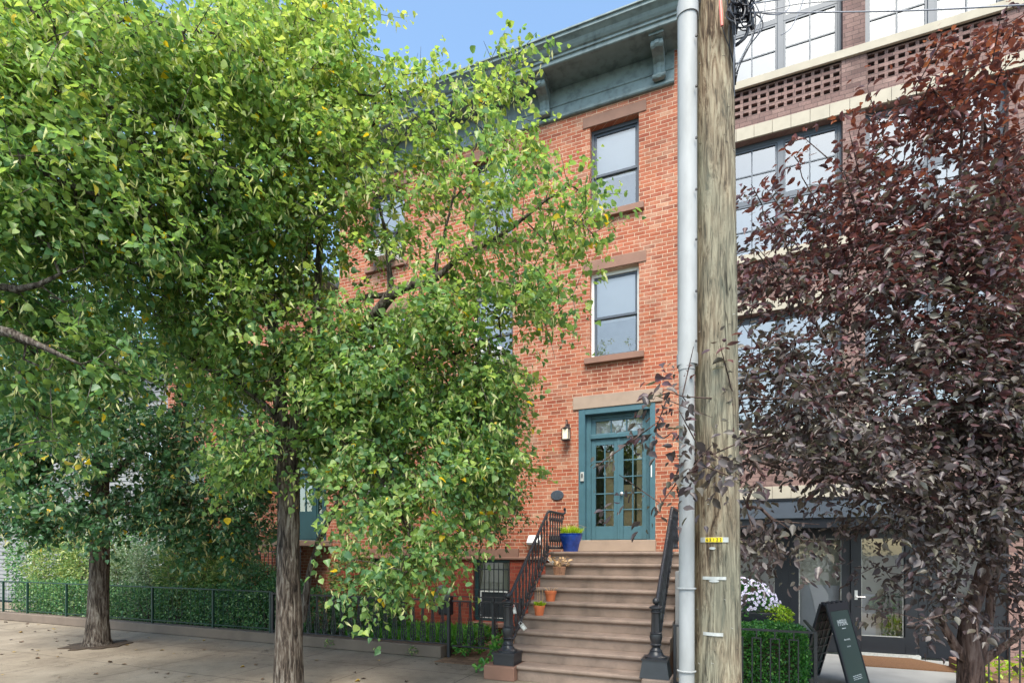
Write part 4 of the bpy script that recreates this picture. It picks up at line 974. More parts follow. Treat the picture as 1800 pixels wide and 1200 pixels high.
# fallen leaves
N = 170; p = np.stack([rng.uniform(-18, -3.0, N), rng.uniform(-6.6, -2.55, N), rng.uniform(.004, .012, N)], -1)
a = rng.random(N)*6.283
tag(leaves('fallen_leaves', p, np.stack([np.cos(a), np.sin(a), np.full(N, .05)], -1), np.array([0,0,1])+rng.normal(0,.12,(N,3)), .03+.05*rng.random(N), rng.random(N), HEART, M_LITTER), 'scattered brown fallen leaves lying on the sidewalk', 'leaf litter', kind='stuff')

# ================================================================ clipped hedge, railing, flowers, sign
hx0, hx1, hy0, hy1, hz = -.68, .76, -3.05, -1.95, .80
hd = empty('box_hedge', (0, -2.5, 0), 'dense clipped boxwood hedge between the utility pole and the folding sign', 'hedge')
MB().box(hx0+.09, hx1-.09, hy0+.09, hy1-.09, .0, hz-.10).build('twiggy_core', M_SOIL, hd)
def boxscatter(N):
    A = [((hx1-hx0)*(hy1-hy0), 2), ((hx1-hx0)*hz, 1), ((hx1-hx0)*hz, -1), ((hy1-hy0)*hz, 3), ((hy1-hy0)*hz, -3)]
    ps, ns = [], []
    for ar, k in A:
        c = int(N*ar/sum(q[0] for q in A)); u = rng.random(c); v = rng.random(c); e = -rng.random(c)*.08
        X = hx0+(hx1-hx0)*u; Y = hy0+(hy1-hy0)*u
        if k == 2: Y = hy0+(hy1-hy0)*v; q = np.stack([X, Y, hz+e], -1); nn = (0,0,1)
        elif abs(k) == 1: q = np.stack([X, (hy0-e) if k == 1 else (hy1+e), hz*v], -1); nn = (0,-1 if k == 1 else 1,0)
        else: q = np.stack([(hx1+e) if k == 3 else (hx0-e), Y, hz*v], -1); nn = (1 if k == 3 else -1,0,0)
        q = q+np.array(nn)*(.03*np.sin(q[:, 0:1]*9+q[:, 1:2]*7)*np.sin(q[:, 2:3]*8+1)+rng.normal(0, .012, (c, 1)))
        ps.append(q); ns.append(np.tile(nn, (c, 1)))
    return np.concatenate(ps), np.concatenate(ns).astype(float)
p, d = boxscatter(30000); n = len(p)
leaves('foliage', p, d*.6+rdir(n)*.8+np.array([0,0,.35]), d+rdir(n)*.7, .022+.02*rng.random(n), np.clip(rng.normal(.45, .25, n), 0, 1), (SMALL[0]*np.array([1.5,1,1]), SMALL[1]), M_BOX, hd)
hr = empty('hedge_railing', (.2, -3.12, 0), 'low black metal railing with square key pattern around the boxwood hedge', 'railing')
ry = -3.12; rx0, rx1 = -.78, .83
pr_ = MB(); 
fx = P(1428, 1090, 7.0)
for xx in (rx0, rx1): MB().box(xx-.018, xx+.018, ry-.018, ry+.018, 0, .86).build('post', M_IRON, hr)
MB().box(rx0+.018, rx1-.018, ry-.015, ry+.015, .835, .86).box(rx0+.018, rx1-.018, ry-.012, ry+.012, .10, .12).build('rail', M_IRON, hr)
MB().box(rx1-.015, rx1+.015, ry+.018, -1.9, .835, .86).box(rx1-.012, rx1+.012, ry+.018, -1.9, .10, .12).build('side_rail', M_IRON, hr)
i = 0; xx = rx0+.1
while xx < rx1-.12:
    MB().box(xx-.007, xx+.007, ry-.007, ry+.007, .12, .74).box(xx-.007, xx+.105, ry-.007, ry+.007, .74, .754).box(xx+.091, xx+.105, ry-.007, ry+.007, .12, .74).box(xx+.042, xx+.056, ry-.007, ry+.007, .754, .835).build('key_bar', M_IRON, hr); xx += .205
fl = empty('flowering_plant', (-.05, -1.35, .7), 'rounded mound of white and lilac daisies in a dark planter behind the hedge', 'plant')
FC = np.array([-.08, -1.40, .98]); FR = np.array([.62, .46, .42])
MB().box(-.45, .5, -1.75, -1.0, .036, .92).build('planter', M_NAVY, fl, bevel=.02)
N = 1500; d = rdir(N, .6); 
leaves('foliage', FC+d*FR*(.6+.36*rng.random((N,1))), d+rdir(N)*.6, rdir(N, 1), .05+.03*rng.random(N), .2+.6*rng.random(N), SMALL, M_BOX, fl)
cs = []
for k in range(1400):
    dd = np.array([random.gauss(0,1), random.gauss(0,1), random.gauss(.5,1)]); dd /= np.linalg.norm(dd)
    if dd[2] < -.05: continue
    c = FC+dd*FR*(.97+.08*random.random())
    if all(np.sum((c-q[0])**2) > .038**2 for q in cs): cs.append((c, dd))
cs.sort(key=lambda q: (q[0][1]+10.5)-q[0][2]*.8)
def flower(m, c, dd):
    nrm = Vector(dd+np.array([0,-.35,.15])).normalized(); t1 = nrm.orthogonal().normalized(); t2 = nrm.cross(t1); g0_ = random.random(); rad = random.uniform(.022, .03); c = Vector(c); hearts = []
    ring = lambda g, q: (t1*math.cos(g)+t2*math.sin(g))*q
    for j in range(8):
        g = g0_+j*math.pi/4; m.quad(tuple(c), tuple(c+ring(g-.36, rad*.72)+nrm*.004), tuple(c+ring(g, rad)+nrm*.002*(j % 2)), tuple(c+ring(g+.36, rad*.72)+nrm*.004))
    n = len(m.v); m.v += [tuple(c+nrm*.007)]+[tuple(c+ring(k*1.2566, .0065)+nrm*.003) for k in range(5)]
    for k in range(5): m.f.append((n, n+1+k, n+1+(k+1) % 5))
def fbuild(m, name):
    o = m.build(name, M_PETAL, fl); o.data.materials.append(M_PURPET)
    for p in o.data.polygons: p.material_index = 1 if len(p.vertices) == 3 else 0
    return o
for c, dd in cs[:100]:
    m = MB(); flower(m, c, dd); fbuild(m, 'blossom')
m = MB()
for c, dd in cs[100:]: flower(m, c, dd)
tag(fbuild(m, 'blossoms'), kind='stuff')
shrub('lime_plant', [(.50,-1.62,.86,.20,.16,.15)], 900, .045, M_LIME, SMALL, 'small bright lime green plant at the right edge of the lilac daisies', 'plant', stems=False)

# sandwich sign
sc = Vector((1.17, -1.98, 0)); ax = Vector((.52, .854, 0)); pr = Vector((.854, -.52, 0))
sg = empty('sandwich_board', tuple(sc), 'black folding sidewalk sign with dark green panel and white lettering', 'sign')
HW, SP, SH = .30, .33, 1.10
def panel(side, name, m, w0, w1, t0, t1, th, off):
    # t along the slope (0 top, 1 bottom), w along the ridge
    def pt(w, t, o):
        base = sc+ax*w+pr*side*(.035+(SP-.035)*t)+Vector((0,0,SH*(1-t)+.012))
        nrm = (pr*side*SH+Vector((0,0,SP-.035))).normalized(); return base+nrm*o
    q = [(w0,t1),(w1,t1),(w1,t0),(w0,t0)]
    if side < 0: q = q[::-1]
    return MB().hexa([tuple(pt(w,t,off)) for w,t in q]+[tuple(pt(w,t,off+th)) for w,t in q]) 
def addp(mb, side, w0, w1, t0, t1, th, off): 
    a = panel(side, '', None, w0, w1, t0, t1, th, off); n0 = len(mb.v); mb.v += a.v; mb.f += [tuple(i+n0 for i in f) for f in a.f]
for side, nm in ((1, 'front_panel'), (-1, 'rear_panel')):
    f = MB()
    addp(f, side, -HW, -HW+.035, 0, 1, .03, -.015); addp(f, side, HW-.035, HW, 0, 1, .03, -.015)
    addp(f, side, -HW+.035, HW-.035, 0, .09, .03, -.015); addp(f, side, -HW+.035, HW-.035, .955, 1, .03, -.015)
    fo = f.build(nm, M_BLKP, sg, bevel=.004)
    f = MB(); addp(f, side, -HW+.036, HW-.036, .091, .954, .006, .004); f.build('poster', M_SIGNG, fo)
    f = MB()                                       # moulded ribs on the back
    for i in range(8): t = .12+i*.108; addp(f, side, -HW+.036, HW-.036, t, t+.012, .014, -.016)
    for i in range(1, 4): w = -HW+.036+i*(2*HW-.072)/4; addp(f, side, w-.005, w+.005, .091, .954, .012, -.014)
    f.build('ribs', M_BLKP, fo)
h_ = MB()
for w in (-.22, -.08, .06, .2): 
    c = sc+ax*w; h_.hexa([tuple(c+ax*a+pr*b+Vector((0,0,z))) for z in (SH-.02, SH+.035) for a, b in ((-.03,-.05),(.03,-.05),(.03,.05),(-.03,.05))])
h_.tube([sc-ax*.27+Vector((0,0,SH+.005)), sc+ax*.27+Vector((0,0,SH+.005))], .014, 8)
h_.build('hinge', M_BLKP, sg, bevel=.006)
def signmat(w, t):
    nrm = (pr*SH+Vector((0,0,SP-.035))).normalized(); dn = (pr*(SP-.035)-Vector((0,0,SH))).normalized()
    base = sc+ax*w+pr*(.035+(SP-.035)*t)+Vector((0,0,SH*(1-t)+.012))+nrm*.0115
    M = Matrix.Identity(4)
    for i in range(3): M[i][0] = ax[i]; M[i][1] = -dn[i]; M[i][2] = nrm[i]; M[i][3] = base[i]
    return M
for s, z, t, sx_ in (('IMPERIAL', .115, .235, .62), ('Now leasing', .036, .43, .95), ('Scan here', .03, .51, .9)):
    text(s, z, M_WHITE, 'lettering', sg, signmat(0, t), ext=.0006, sx=sx_)
dsh = MB()
def dash(w0, w1, t, th=.006): addp(dsh, 1, w0, w1, t-th, t+th, .0012, .0105)
dash(-.055, .055, .30, .004)
for r0, t in enumerate((.845, .865, .885)):
    w = -.12
    while w < .12: e = random.uniform(.02, .05); dash(w, min(w+e, .125), t, .0035); w += e+.012
dsh.build('small_print', M_WHITE, sg)

# shop area iron fence at right
rf = empty('area_railing', (4, -2.3, 0), 'black vertical bar railing right of the purple tree trunk', 'railing')
MB().box(2.72, 5.6, -2.02, -1.98, .86, .885).box(2.72, 5.6, -2.02, -1.98, .12, .14).build('rail', M_IRON, rf)
for i in range(28): MB().tube([(2.74+i*.1, -2.0, .04), (2.74+i*.1, -2.0, .9), (2.74+i*.1, -2.0, .97)], [.009,.009,.003], 6).build('bar', M_IRON, rf)
shrub('lime_plant', [(2.95,-1.6,.25,.3,.2,.2),(3.6,-1.5,.3,.35,.2,.22)], 900, .06, M_LIME, SMALL, 'lime green ground plants behind the vertical bar railing', 'plant', stems=False)
tag(MB().box(2.95, 5.4, -1.9, -.2, .02, .20).build('planter_bed', M_STONE, bevel=.01), 'low reddish stone planter edge behind the bar railing', 'planter')

# ================================================================ trees
def resample(pts, step):
    out = []
    for i in range(len(pts)-1):
        a, b = pts[i], pts[i+1]; L = np.linalg.norm(b[:3]-a[:3]); k = max(1, int(L/step))
        for j in range(k): out.append(a+(b-a)*j/k)
    out.append(pts[-1]); return out
def tree(root, guides, blobs, nspray, per, lsize, lm, tmpl, bark, label, cat, group, bract=.17, step=.14, tbias=0, twl=.34, droop=.35, flat=.6, spread=1.0, r0=.0035, clump=11, csz=1.0):
    """guides: [(px,py,depth,radius)...] ; blobs: (px,py,depth,rx,ry,rd,density)"""
    G = [np.array([[*P(a, b, c), r] for a, b, c, r in g]) for g in guides]
    base = G[0][0][:3]; r = empty(root, tuple(base), label, cat, group)
    pos, par, grad = [], [], []
    for g in G:
        rs = resample(list(g), step); first = True
        for q in rs:
            if first:
                if pos:
                    A = np.array(pos); d = np.linalg.norm(A-q[:3], axis=1); pi = int(d.argmin())
                    if d[pi] < .02: last = pi; first = False; continue
                else: pi = -1
                first = False
            else: pi = last
            jit = rng.normal(0, .006, 3) if q[3] < .05 else np.zeros(3)
            pos.append(q[:3]+jit); par.append(pi); grad.append(q[3]); last = len(pos)-1
    # crown targets
    w = np.array([b[3]*b[4]*b[6] for b in blobs], float); w /= w.sum(); T = []
    for b, q in zip(blobs, w):
        k = max(int(nspray*q), 3); d = rdir(k)*(rng.random((k, 1))**.40)*np.where(rng.random((k, 1)) < .16, 1.28, 1.0)
        d *= 1+.16*np.sin(d[:, 0:1]*8+b[0])*np.cos(d[:, 1:2]*7+b[1])
        t = PN(b[0]+d[:,0]*b[3], b[1]+d[:,1]*b[4], b[2]+d[:,2]*b[5])
        kc = max(k//clump, 1); ctr = t[rng.integers(0, k, kc)]; pick = rng.integers(0, kc, k)
        tc = ctr[pick]+rng.normal(0, 1, (k, 3))*np.array([.17, .17, .10])*csz; keep = rng.random((k, 1)) < .22
        T.append(np.where(keep, t, tc))
    T = np.concatenate(T); A = np.array(pos)
    dm = np.array([np.min(np.linalg.norm(A-t, axis=1)) for t in T]); T = T[np.argsort(dm)]
    cap = len(pos)+len(T)*14; PA = np.zeros((cap, 3)); PA[:len(pos)] = A; n = len(pos); tips = []
    rad_ok = np.array(grad+[0]*(cap-n)) < .11; rad_ok[n:] = True
    cz = A[:, 2]
    for t in T:
        dv = PA[:n]-t; dist = np.sqrt((dv*dv).sum(1))+np.where(PA[:n, 2] > t[2]+.25, .35, 0)+np.where(rad_ok[:n], 0, 9)
        j = int(dist.argmin()); L = np.linalg.norm(PA[j]-t); k = max(1, min(12, int(L/.16)))
        s = PA[j].copy(); mid = (s+t)/2+rng.normal(0, .08*L, 3)+np.array([0, 0, .10*L]); last = j
        for q in range(1, k+1):
            u = q/k; pt = (1-u)**2*s+2*u*(1-u)*mid+u*u*t
            PA[n] = pt; par.append(last); grad.append(0); last = n; n += 1
            if n >= cap-1: break
        tips.append(last)
        if n >= cap-14: break
    PA = PA[:n]; par = np.array(par)
    # sprays
    tips = np.array(tips); tp = PA[tips]; tdir = tp-PA[par[tips]]; tdir /= np.maximum(np.linalg.norm(tdir, axis=1, keepdims=True), 1e-6)
    cen = PA[:len(pos)].mean(0); out = tp-cen; out[:, 2] *= .3; out /= np.maximum(np.linalg.norm(out, axis=1, keepdims=True), 1e-6)
    sd = tdir*.7+out*.5+rng.normal(0, .45, tp.shape); sd[:, 2] -= droop*rng.random(len(tp)); sd /= np.linalg.norm(sd, axis=1, keepdims=True)
    m = len(tips); ul = rng.random((m, per))*1.05-.12; tl = twl*(.7+.6*rng.random((m, 1)))
    side = np.cross(sd, np.array([0,0,1.0])); side /= np.maximum(np.linalg.norm(side, axis=1, keepdims=True), 1e-6)
    sg_ = np.where(np.arange(per) % 2 == 0, 1, -1)[None]
    lp = tp[:, None]+sd[:, None]*(ul*tl)[..., None]+side[:, None]*(sg_*.02*spread)[..., None]+rng.normal(0, .045*spread, (m, per, 3))
    lp[..., 2] -= (.10*ul**2*(tl/twl))
    la = sd[:, None]*.55+side[:, None]*sg_[..., None]*.8+rng.normal(0, .35, (m, per, 3)); la[..., 2] -= .45
    ln = np.array([0,0,flat])+rng.normal(0, .45, (m, per, 3))+out[:, None]*.35
    f = lambda a: a.reshape(-1, 3)
    lp, la, ln = f(lp), f(la), f(ln); N = len(lp)
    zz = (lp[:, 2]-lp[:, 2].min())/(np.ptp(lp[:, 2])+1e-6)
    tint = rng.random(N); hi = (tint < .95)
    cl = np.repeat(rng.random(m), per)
    tint = np.where(hi, np.clip(.40*tint+.26*cl+.33*tbias*zz, 0, .94), tint) if bract else np.clip(.3*tint+.2*cl+tbias*(zz*.62), 0, 1)  # sunlit tops, shaded bottoms put into linden tint; plum tops redder as new growth
    sz = lsize*(.42+.8*rng.random(N))
    if bract:
        isb = (tint > .955)&(tint < .988)
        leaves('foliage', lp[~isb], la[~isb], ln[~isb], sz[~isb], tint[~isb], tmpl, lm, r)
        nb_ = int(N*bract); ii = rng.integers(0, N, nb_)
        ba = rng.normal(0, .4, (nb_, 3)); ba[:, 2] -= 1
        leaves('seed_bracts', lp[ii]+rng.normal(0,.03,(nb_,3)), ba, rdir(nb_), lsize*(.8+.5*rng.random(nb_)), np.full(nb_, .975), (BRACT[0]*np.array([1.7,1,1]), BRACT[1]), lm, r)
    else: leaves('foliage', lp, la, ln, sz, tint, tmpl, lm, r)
    # branch radii (pipe model) and tubes along the thickest children
    R_ = np.zeros(n); ex = 2.25
    for i in range(n-1, -1, -1):
        R_[i] = max(R_[i]**(1/ex), r0) if R_[i] > 0 else r0
        if i < len(pos) and grad[i] > 0: R_[i] = grad[i]
        if par[i] >= 0: R_[par[i]] += R_[i]**ex
    kids = [[] for _ in range(n)]
    for i in range(n):
        if par[i] >= 0: kids[par[i]].append(i)
    wood, limb = MB(), MB(); stack = [(0, -1)]
    while stack:
        i, p = stack.pop(); ch = []
        if p >= 0: ch.append(p)
        ch.append(i); c = i
        while kids[c]:
            k = sorted(kids[c], key=lambda q: -R_[q])
            for q in k[1:]: stack.append((q, c))
            c = k[0]; ch.append(c)
        rr_2 = [float(R_[q]) for q in ch]
        if p >= 0: rr_2[0] = min(rr_2[0], rr_2[1]*1.15)
        pts = [PA[q] for q in ch]
        if p >= 0 and max(rr_2) < .05 and len(pts) > 1:
            sdv = pts[-1]-pts[-2]; pts = pts+[pts[-1]+sdv/(np.linalg.norm(sdv)+1e-6)*twl*.6]; rr_2 = rr_2+[r0*.5]
        big = rr_2[0] > .05
        (wood if p < 0 else limb).tube(pts, rr_2, 18 if p < 0 else (10 if big else (6 if max(rr_2) > .012 else 4)), cap=False)
    # bark relief on the trunk
    V = np.array(wood.v); 
    if len(V):
        k = 18; q = V.reshape(-1, k, 3); c = q.mean(1, keepdims=True); d = q-c
        an = np.arange(k)/k*6.283; zed = c[:, 0, 2]
        f_ = 1+.045*np.sin(an[None]*5+zed[:, None]*1.3)+.03*np.sin(an[None]*3-zed[:, None]*2.7+1)+rng.normal(0, .018, (len(q), k))
        wood.v = [tuple(x) for x in (c+d*f_[..., None]).reshape(-1, 3)]
    wood.build('trunk', bark, r, smooth=True); limb.build('branches', bark, r, smooth=True)
    print(root, 'sprays', m, 'leaves', N, 'nodes', n)
    return r

LG = 'street trees along the sidewalk'
for q, rr5 in ((P(509, 1232, 6.95), .46), (P(172, 1136, 10.5), .52), (P(1708, 1296, 5.4), .5)):
    mb_ = MB(); mb_.prism([(q.x+rr5*(1+.13*math.sin(k*1.7+q.x)+.06*math.sin(k*4.1))*math.cos(k*.2244), q.y+rr5*(1+.13*math.sin(k*1.7+q.x)+.06*math.sin(k*4.1))*math.sin(k*.2244)) for k in range(28)], .002, .016, 'z')
    tag(mb_.build('tree_pit', M_SOIL), kind='structure')
tree('linden_tree',
 [[(509,1232,6.95,.24),(508,1205,6.95,.185),(508,1160,6.95,.170),(508,1090,6.95,.155),(507,1000,6.95,.138),(508,900,6.95,.13),(507,830,6.93,.14),(500,790,6.92,.11),(494,740,6.9,.085),(488,660,6.88,.075),(478,560,6.8,.062),(470,430,6.7,.05),(485,280,6.6,.036),(505,150,6.6,.022)],
  [(508,830,6.93,.12),(520,780,6.9,.105),(525,720,6.88,.09),(560,655,6.8,.08),(605,618,6.7,.078),(640,588,6.6,.072),(664,548,6.3,.066),(688,517,6.15,.062),(715,505,6.05,.048),(765,488,6.05,.038),(805,455,6.3,.028),(850,432,6.4,.022),(900,400,6.05,.022),(960,352,5.95,.015),(1000,325,5.9,.01)],
  [(688,517,6.4,.05),(684,470,6.42,.028),(682,425,6.45,.02),(660,330,6.5,.014),(650,250,6.5,.01)],
  [(688,517,6.4,.04),(650,522,6.5,.034),(622,528,6.6,.026),(590,545,6.7,.016)],
  [(765,488,6.3,.03),(770,440,6.3,.02),(780,420,6.3,.016),(800,330,6.25,.012),(850,230,6.2,.009),(880,140,6.2,.006)],
  [(560,655,6.8,.06),(562,600,6.85,.05),(558,530,6.8,.045),(562,420,6.75,.04),(566,330,6.7,.034),(600,280,6.6,.024),(650,225,6.5,.02),(690,185,6.4,.012)],
  [(525,720,6.88,.06),(600,690,6.8,.035),(690,655,6.6,.028),(790,625,6.4,.02),(880,590,6.2,.01)],
  [(525,740,6.88,.05),(600,770,6.7,.03),(680,850,6.5,.022),(720,940,6.3,.014),(720,1000,6.1,.008)],
  [(494,740,6.9,.05),(430,680,6.8,.04),(350,640,6.7,.028),(290,600,6.6,.016)]],
 [(520,120,6.6,100,150,.9,1.1),(590,80,6.5,45,80,.6,.6),(560,250,6.5,120,110,1,1),(650,190,6.5,70,70,.7,.6),(745,200,6.3,70,60,.6,.5),(860,180,6.2,60,40,.4,.5),(890,125,6.2,26,30,.2,.6),(730,150,6.3,26,30,.3,.6),
  (905,245,6.0,60,50,.4,.55),(850,340,6.1,110,60,.7,.4),(830,440,6.0,70,40,.4,.55),(1005,330,5.9,50,36,.4,.6),(1020,395,5.9,40,30,.3,.45),(940,430,6.0,80,45,.5,.4),(1010,485,5.95,36,16,.2,.28),(985,555,5.95,24,16,.2,.3),(700,330,6.4,110,70,.8,.4),
  (640,430,6.5,70,70,.8,.35),(540,420,6.7,70,130,1,.9),(800,540,6.3,120,60,.7,1),(900,540,6.1,60,45,.5,.55),(700,610,6.5,130,50,.8,1.2),(850,640,6.3,55,50,.5,.8),(620,640,6.7,70,70,.8,1),
  (640,730,6.7,120,70,.9,1.2),(790,700,6.5,120,70,.7,1.2),(860,760,6.4,55,50,.5,.9),(740,800,6.5,120,60,.7,1),(750,890,6.4,100,55,.6,.9),(705,975,6.1,78,38,.4,1.2),(680,1025,6.0,30,20,.2,.8),
  (430,480,6.9,110,130,1.1,1),(400,640,6.9,110,90,1,1.1),(440,790,6.4,50,60,.4,1.3),(590,560,6.7,50,60,.6,.6),(570,700,6.8,60,90,.6,.9),(600,830,6.7,60,60,.5,.55),(640,900,6.5,70,60,.5,.6),(810,860,6.5,75,50,.5,.8),(850,800,6.4,45,50,.4,.7),(560,620,6.8,60,60,.6,.8)],
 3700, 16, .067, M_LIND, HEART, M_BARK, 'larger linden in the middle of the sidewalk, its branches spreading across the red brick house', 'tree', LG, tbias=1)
tree('linden_tree',
 [[(172,1136,10.5,.27),(172,1122,10.5,.215),(173,1090,10.5,.18),(174,1030,10.5,.165),(175,960,10.5,.155),(176,880,10.5,.15),(178,800,10.4,.12),(176,700,10.3,.09),(170,560,10.2,.06),(175,430,10.2,.03)],
  [(176,860,10.5,.08),(120,800,10.3,.06),(60,740,10,.04),(0,700,9.8,.02)],
  [(176,850,10.5,.08),(250,790,10.3,.06),(330,740,10,.04),(400,720,9.8,.02)],
  [(174,900,10.4,.05),(110,900,10.2,.03),(40,940,10,.012)],[(174,890,10.4,.05),(260,880,10.2,.03),(350,890,10,.012)]],
 [(170,560,10.2,190,190,1.8,1),(60,680,10,110,110,1.4,1),(300,670,10,130,110,1.4,1),(180,780,10,190,80,1.5,1.1),(70,860,9.8,110,65,1.2,.9),(200,890,9.8,120,50,1.1,.75),(340,850,9.8,110,80,1.2,1.3),(420,900,9.6,60,60,.8,1.1),(380,950,9.6,80,35,.6,.9),(450,830,9.2,60,60,.6,1),(320,940,9.6,50,30,.5,.7),(450,760,9.4,60,80,.8,1),(90,930,9.8,80,30,.6,.7),(20,820,9.8,60,90,.8,1),(20,900,9.6,50,50,.6,.8)],
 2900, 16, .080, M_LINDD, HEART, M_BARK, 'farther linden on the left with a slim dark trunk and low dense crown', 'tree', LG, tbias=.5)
tree('linden_tree',
 [[(-330,1330,5.20,0.220),(-320,1100,5.20,0.180),(-310,850,5.20,0.160),(-290,650,5.20,0.140),(-260,450,5.20,0.110),(-220,250,5.20,0.080),(-160,80,5.20,0.050),(-80,-60,4.98,0.017)],
  [(-290,650,5.20,0.100),(-180,600,5.20,0.080),(-60,570,4.88,0.055),(20,585,4.88,0.043),(75,608,4.88,0.027),(140,640,4.98,0.012)],
  [(-290,600,5.20,0.090),(-160,540,5.20,0.060),(-40,495,4.93,0.038),(30,508,4.98,0.031),(70,500,4.98,0.024),(105,482,5.03,0.015)],
  [(-260,450,5.20,0.090),(-150,320,5.20,0.060),(-40,235,4.93,0.038),(0,258,4.98,0.034),(50,285,5.03,0.031),(100,318,5.08,0.029),(165,342,5.18,0.022),(240,360,5.28,0.012)],
  [(-220,250,5.20,0.070),(-60,170,4.98,0.043),(60,170,5.18,0.034),(150,203,5.28,0.029),(215,245,5.38,0.029),(265,280,5.48,0.025),(310,302,5.58,0.019),(360,330,5.68,0.010)],
  [(-160,80,5.20,0.045),(0,20,4.98,0.030),(200,30,5.28,0.021),(380,60,5.58,0.012)],
  [(215,245,5.38,0.025),(180,190,5.28,0.019),(150,120,5.28,0.014),(130,60,5.28,0.009)]],
 [(60,70,5.3,130,110,.9,1.1),(230,90,5.6,130,110,.9,.8),(370,110,5.9,110,110,.8,.8),(450,60,6,60,90,.6,.8),(60,230,5.3,120,80,.8,1.1),(250,230,5.7,130,80,.8,.8),(230,310,5.6,120,50,.6,.7),(420,330,6.2,70,70,.6,.7),(380,270,6,90,80,.7,.9),(60,380,5.4,110,80,.8,1.1),(220,400,5.7,130,90,.8,1.1),(350,420,6.1,80,80,.7,.8),
  (40,520,5.4,80,50,.5,.8),(110,590,5.3,90,32,.4,1.2),(180,650,5.4,60,28,.3,1),(20,660,5.3,50,40,.4,1),(90,760,5.6,50,50,.4,.6),(-120,200,5.2,150,200,1,.5),(-150,480,5.2,150,120,1,.4),(300,540,6.2,90,60,.6,.7),(10,830,5.3,22,50,.2,.5)],
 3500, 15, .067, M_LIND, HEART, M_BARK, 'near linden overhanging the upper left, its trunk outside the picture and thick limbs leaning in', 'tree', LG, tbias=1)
tree('garden_tree',
 [[(530,1092,9.3,.07),(545,1000,9.3,.05),(560,950,9.3,.045),(590,890,9.25,.042),(608,850,9.2,.04),(625,800,9.1,.035),(660,740,9,.03),(700,680,8.9,.02),(720,620,8.8,.012)],
  [(625,800,9.1,.03),(720,800,9,.022),(810,790,8.9,.016),(870,780,8.8,.01)],[(590,890,9.25,.03),(680,890,9.1,.02),(780,880,8.9,.014),(860,890,8.8,.008)]],
 [(700,700,9,110,80,.7,1),(820,740,8.9,80,70,.6,1),(880,830,8.8,50,50,.4,1.1),(860,910,8.8,50,40,.35,1.2),(700,820,9,120,50,.6,.6),(620,760,9.1,60,70,.5,.8),(590,860,9.1,50,50,.4,.5),(850,690,8.9,60,50,.4,.8)],
 900, 15, .062, M_FINE, OVATE, M_BARK, 'slender small leaved tree growing in the garden against the red brick house', 'tree', None, bract=0, tbias=.4, twl=.3)
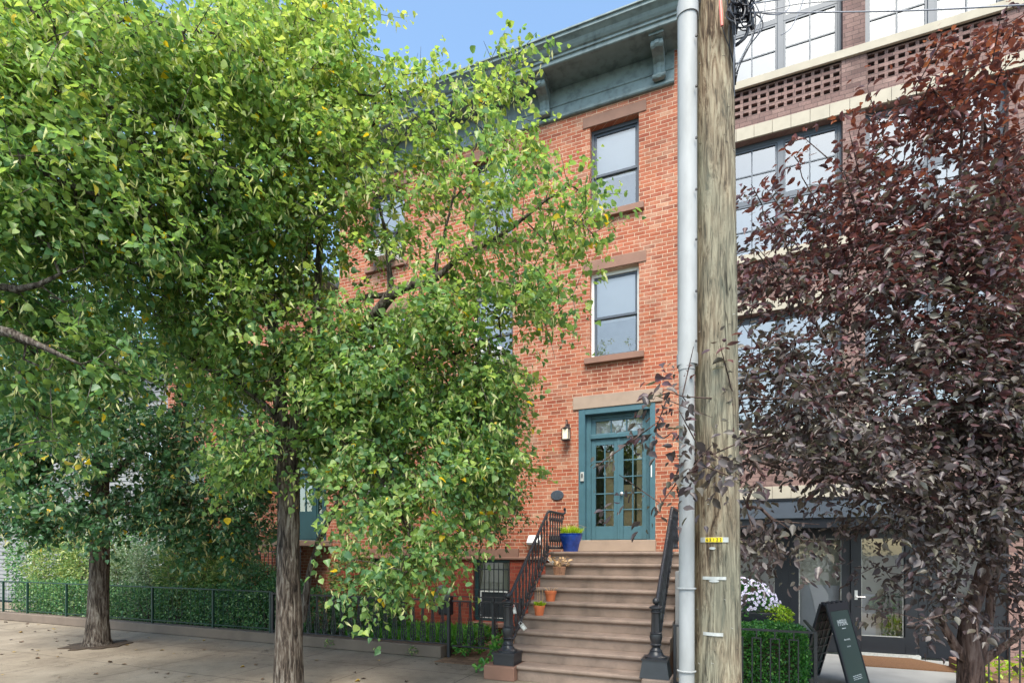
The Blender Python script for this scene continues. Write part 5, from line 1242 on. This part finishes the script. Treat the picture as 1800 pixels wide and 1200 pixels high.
tree('plum_tree',
 [[(1708,1296,5.4,.16),(1707,1240,5.4,.125),(1707,1200,5.4,.112),(1707,1160,5.4,.11),(1702,1120,5.38,.085),(1706,1075,5.36,.072),(1722,1030,5.35,.066),(1740,980,5.3,.075),(1750,920,5.25,.062),(1742,840,5.2,.05),(1722,720,5.1,.04),(1708,600,5.1,.032),(1716,450,5.1,.026),(1722,320,5.1,.018),(1728,200,5.1,.01)],
  [(1715,1160,5.4,.08),(1735,1100,5.38,.04),(1745,1040,5.35,.036),(1755,980,5.3,.045),(1775,880,5.2,.04),(1800,760,5.1,.03),(1830,600,5,.02)],
  [(1700,1160,5.4,.07),(1680,1135,5.38,.042),(1662,1105,5.35,.034),(1652,1085,5.35,.028),(1664,1060,5.35,.024),(1680,1030,5.35,.02),(1690,1000,5.3,.014)],
  [(1715,1165,5.4,.07),(1745,1148,5.35,.038),(1775,1130,5.3,.03),(1800,1110,5.25,.024),(1840,1080,5.2,.014)],
  [(1750,920,5.25,.04),(1700,930,5.2,.028),(1660,960,5.1,.02)],
  [(1742,840,5.2,.04),(1660,740,5.15,.032),(1600,620,5.15,.025),(1560,500,5.15,.02),(1520,400,5.2,.014),(1480,300,5.2,.008)],
  [(1740,900,5.25,.045),(1640,880,5.1,.034),(1560,865,5,.03),(1490,850,4.9,.024),(1420,835,4.7,.02),(1350,815,4.4,.016),(1290,800,4.1,.011),(1230,790,3.86,.006)],
  [(1640,880,5.1,.03),(1560,780,5,.024),(1500,680,5,.02),(1440,580,5,.014),(1400,480,5,.01),(1370,400,5,.006)],
  [(1716,450,5.1,.022),(1690,330,5.1,.015),(1690,220,5.1,.012),(1700,110,5.1,.007)],
  [(1560,780,5,.02),(1460,720,4.8,.015),(1370,700,4.4,.01),(1280,700,4,.007),(1200,695,3.85,.004)]],
 [(1700,110,5.1,45,60,.35,.9),(1690,190,5.1,60,50,.4,.9),(1760,160,5.1,40,50,.4,.35),(1760,290,5.1,90,80,.6,1),(1640,260,5.1,70,60,.5,.6),(1590,340,5.15,90,70,.5,.8),(1550,240,5.2,40,30,.3,.25),(1470,300,5.2,55,60,.4,.35),(1390,300,5.0,30,30,.2,.3),(1440,400,5.1,80,60,.5,.5),(1370,390,5,45,50,.3,.5),
  (1660,430,5.1,120,90,.7,1.1),(1540,500,5.1,130,80,.7,1),(1390,510,5,80,50,.5,.7),(1330,400,4.9,25,40,.2,.4),(1780,480,5,70,120,.6,1.1),(1650,600,5,120,90,.6,1.1),(1500,640,5,120,70,.6,1.1),(1370,640,4.8,70,50,.4,.5),(1760,650,4.8,80,70,.5,1.1),
  (1640,730,4.9,140,60,.6,1.1),(1450,740,4.8,130,50,.5,1),(1340,740,4.6,50,30,.3,.7),(1370,800,4.5,80,28,.4,.8),(1520,820,4.8,130,50,.5,1.1),(1680,830,4.9,110,70,.6,1.1),(1780,840,4.9,60,80,.5,1),(1580,900,4.9,80,36,.4,.8),(1680,930,5,90,50,.5,1.1),
  (1350,930,4.6,50,40,.3,1),(1255,800,3.9,50,26,.15,.7),(1215,695,3.85,30,14,.1,.22),(1165,705,3.85,32,16,.1,.3),(1190,760,3.86,30,26,.12,.4),(1180,870,3.86,28,10,.1,.2),(1780,980,4.9,40,50,.3,.5),(1640,1010,5,40,50,.3,.7),(1640,1080,5,30,40,.25,.5),(1770,1060,5,40,40,.25,.6),(1300,850,4.3,30,20,.15,.5),(1262,725,3.84,20,20,.05,.12),
  (1850,700,4.9,60,300,.6,.6)],
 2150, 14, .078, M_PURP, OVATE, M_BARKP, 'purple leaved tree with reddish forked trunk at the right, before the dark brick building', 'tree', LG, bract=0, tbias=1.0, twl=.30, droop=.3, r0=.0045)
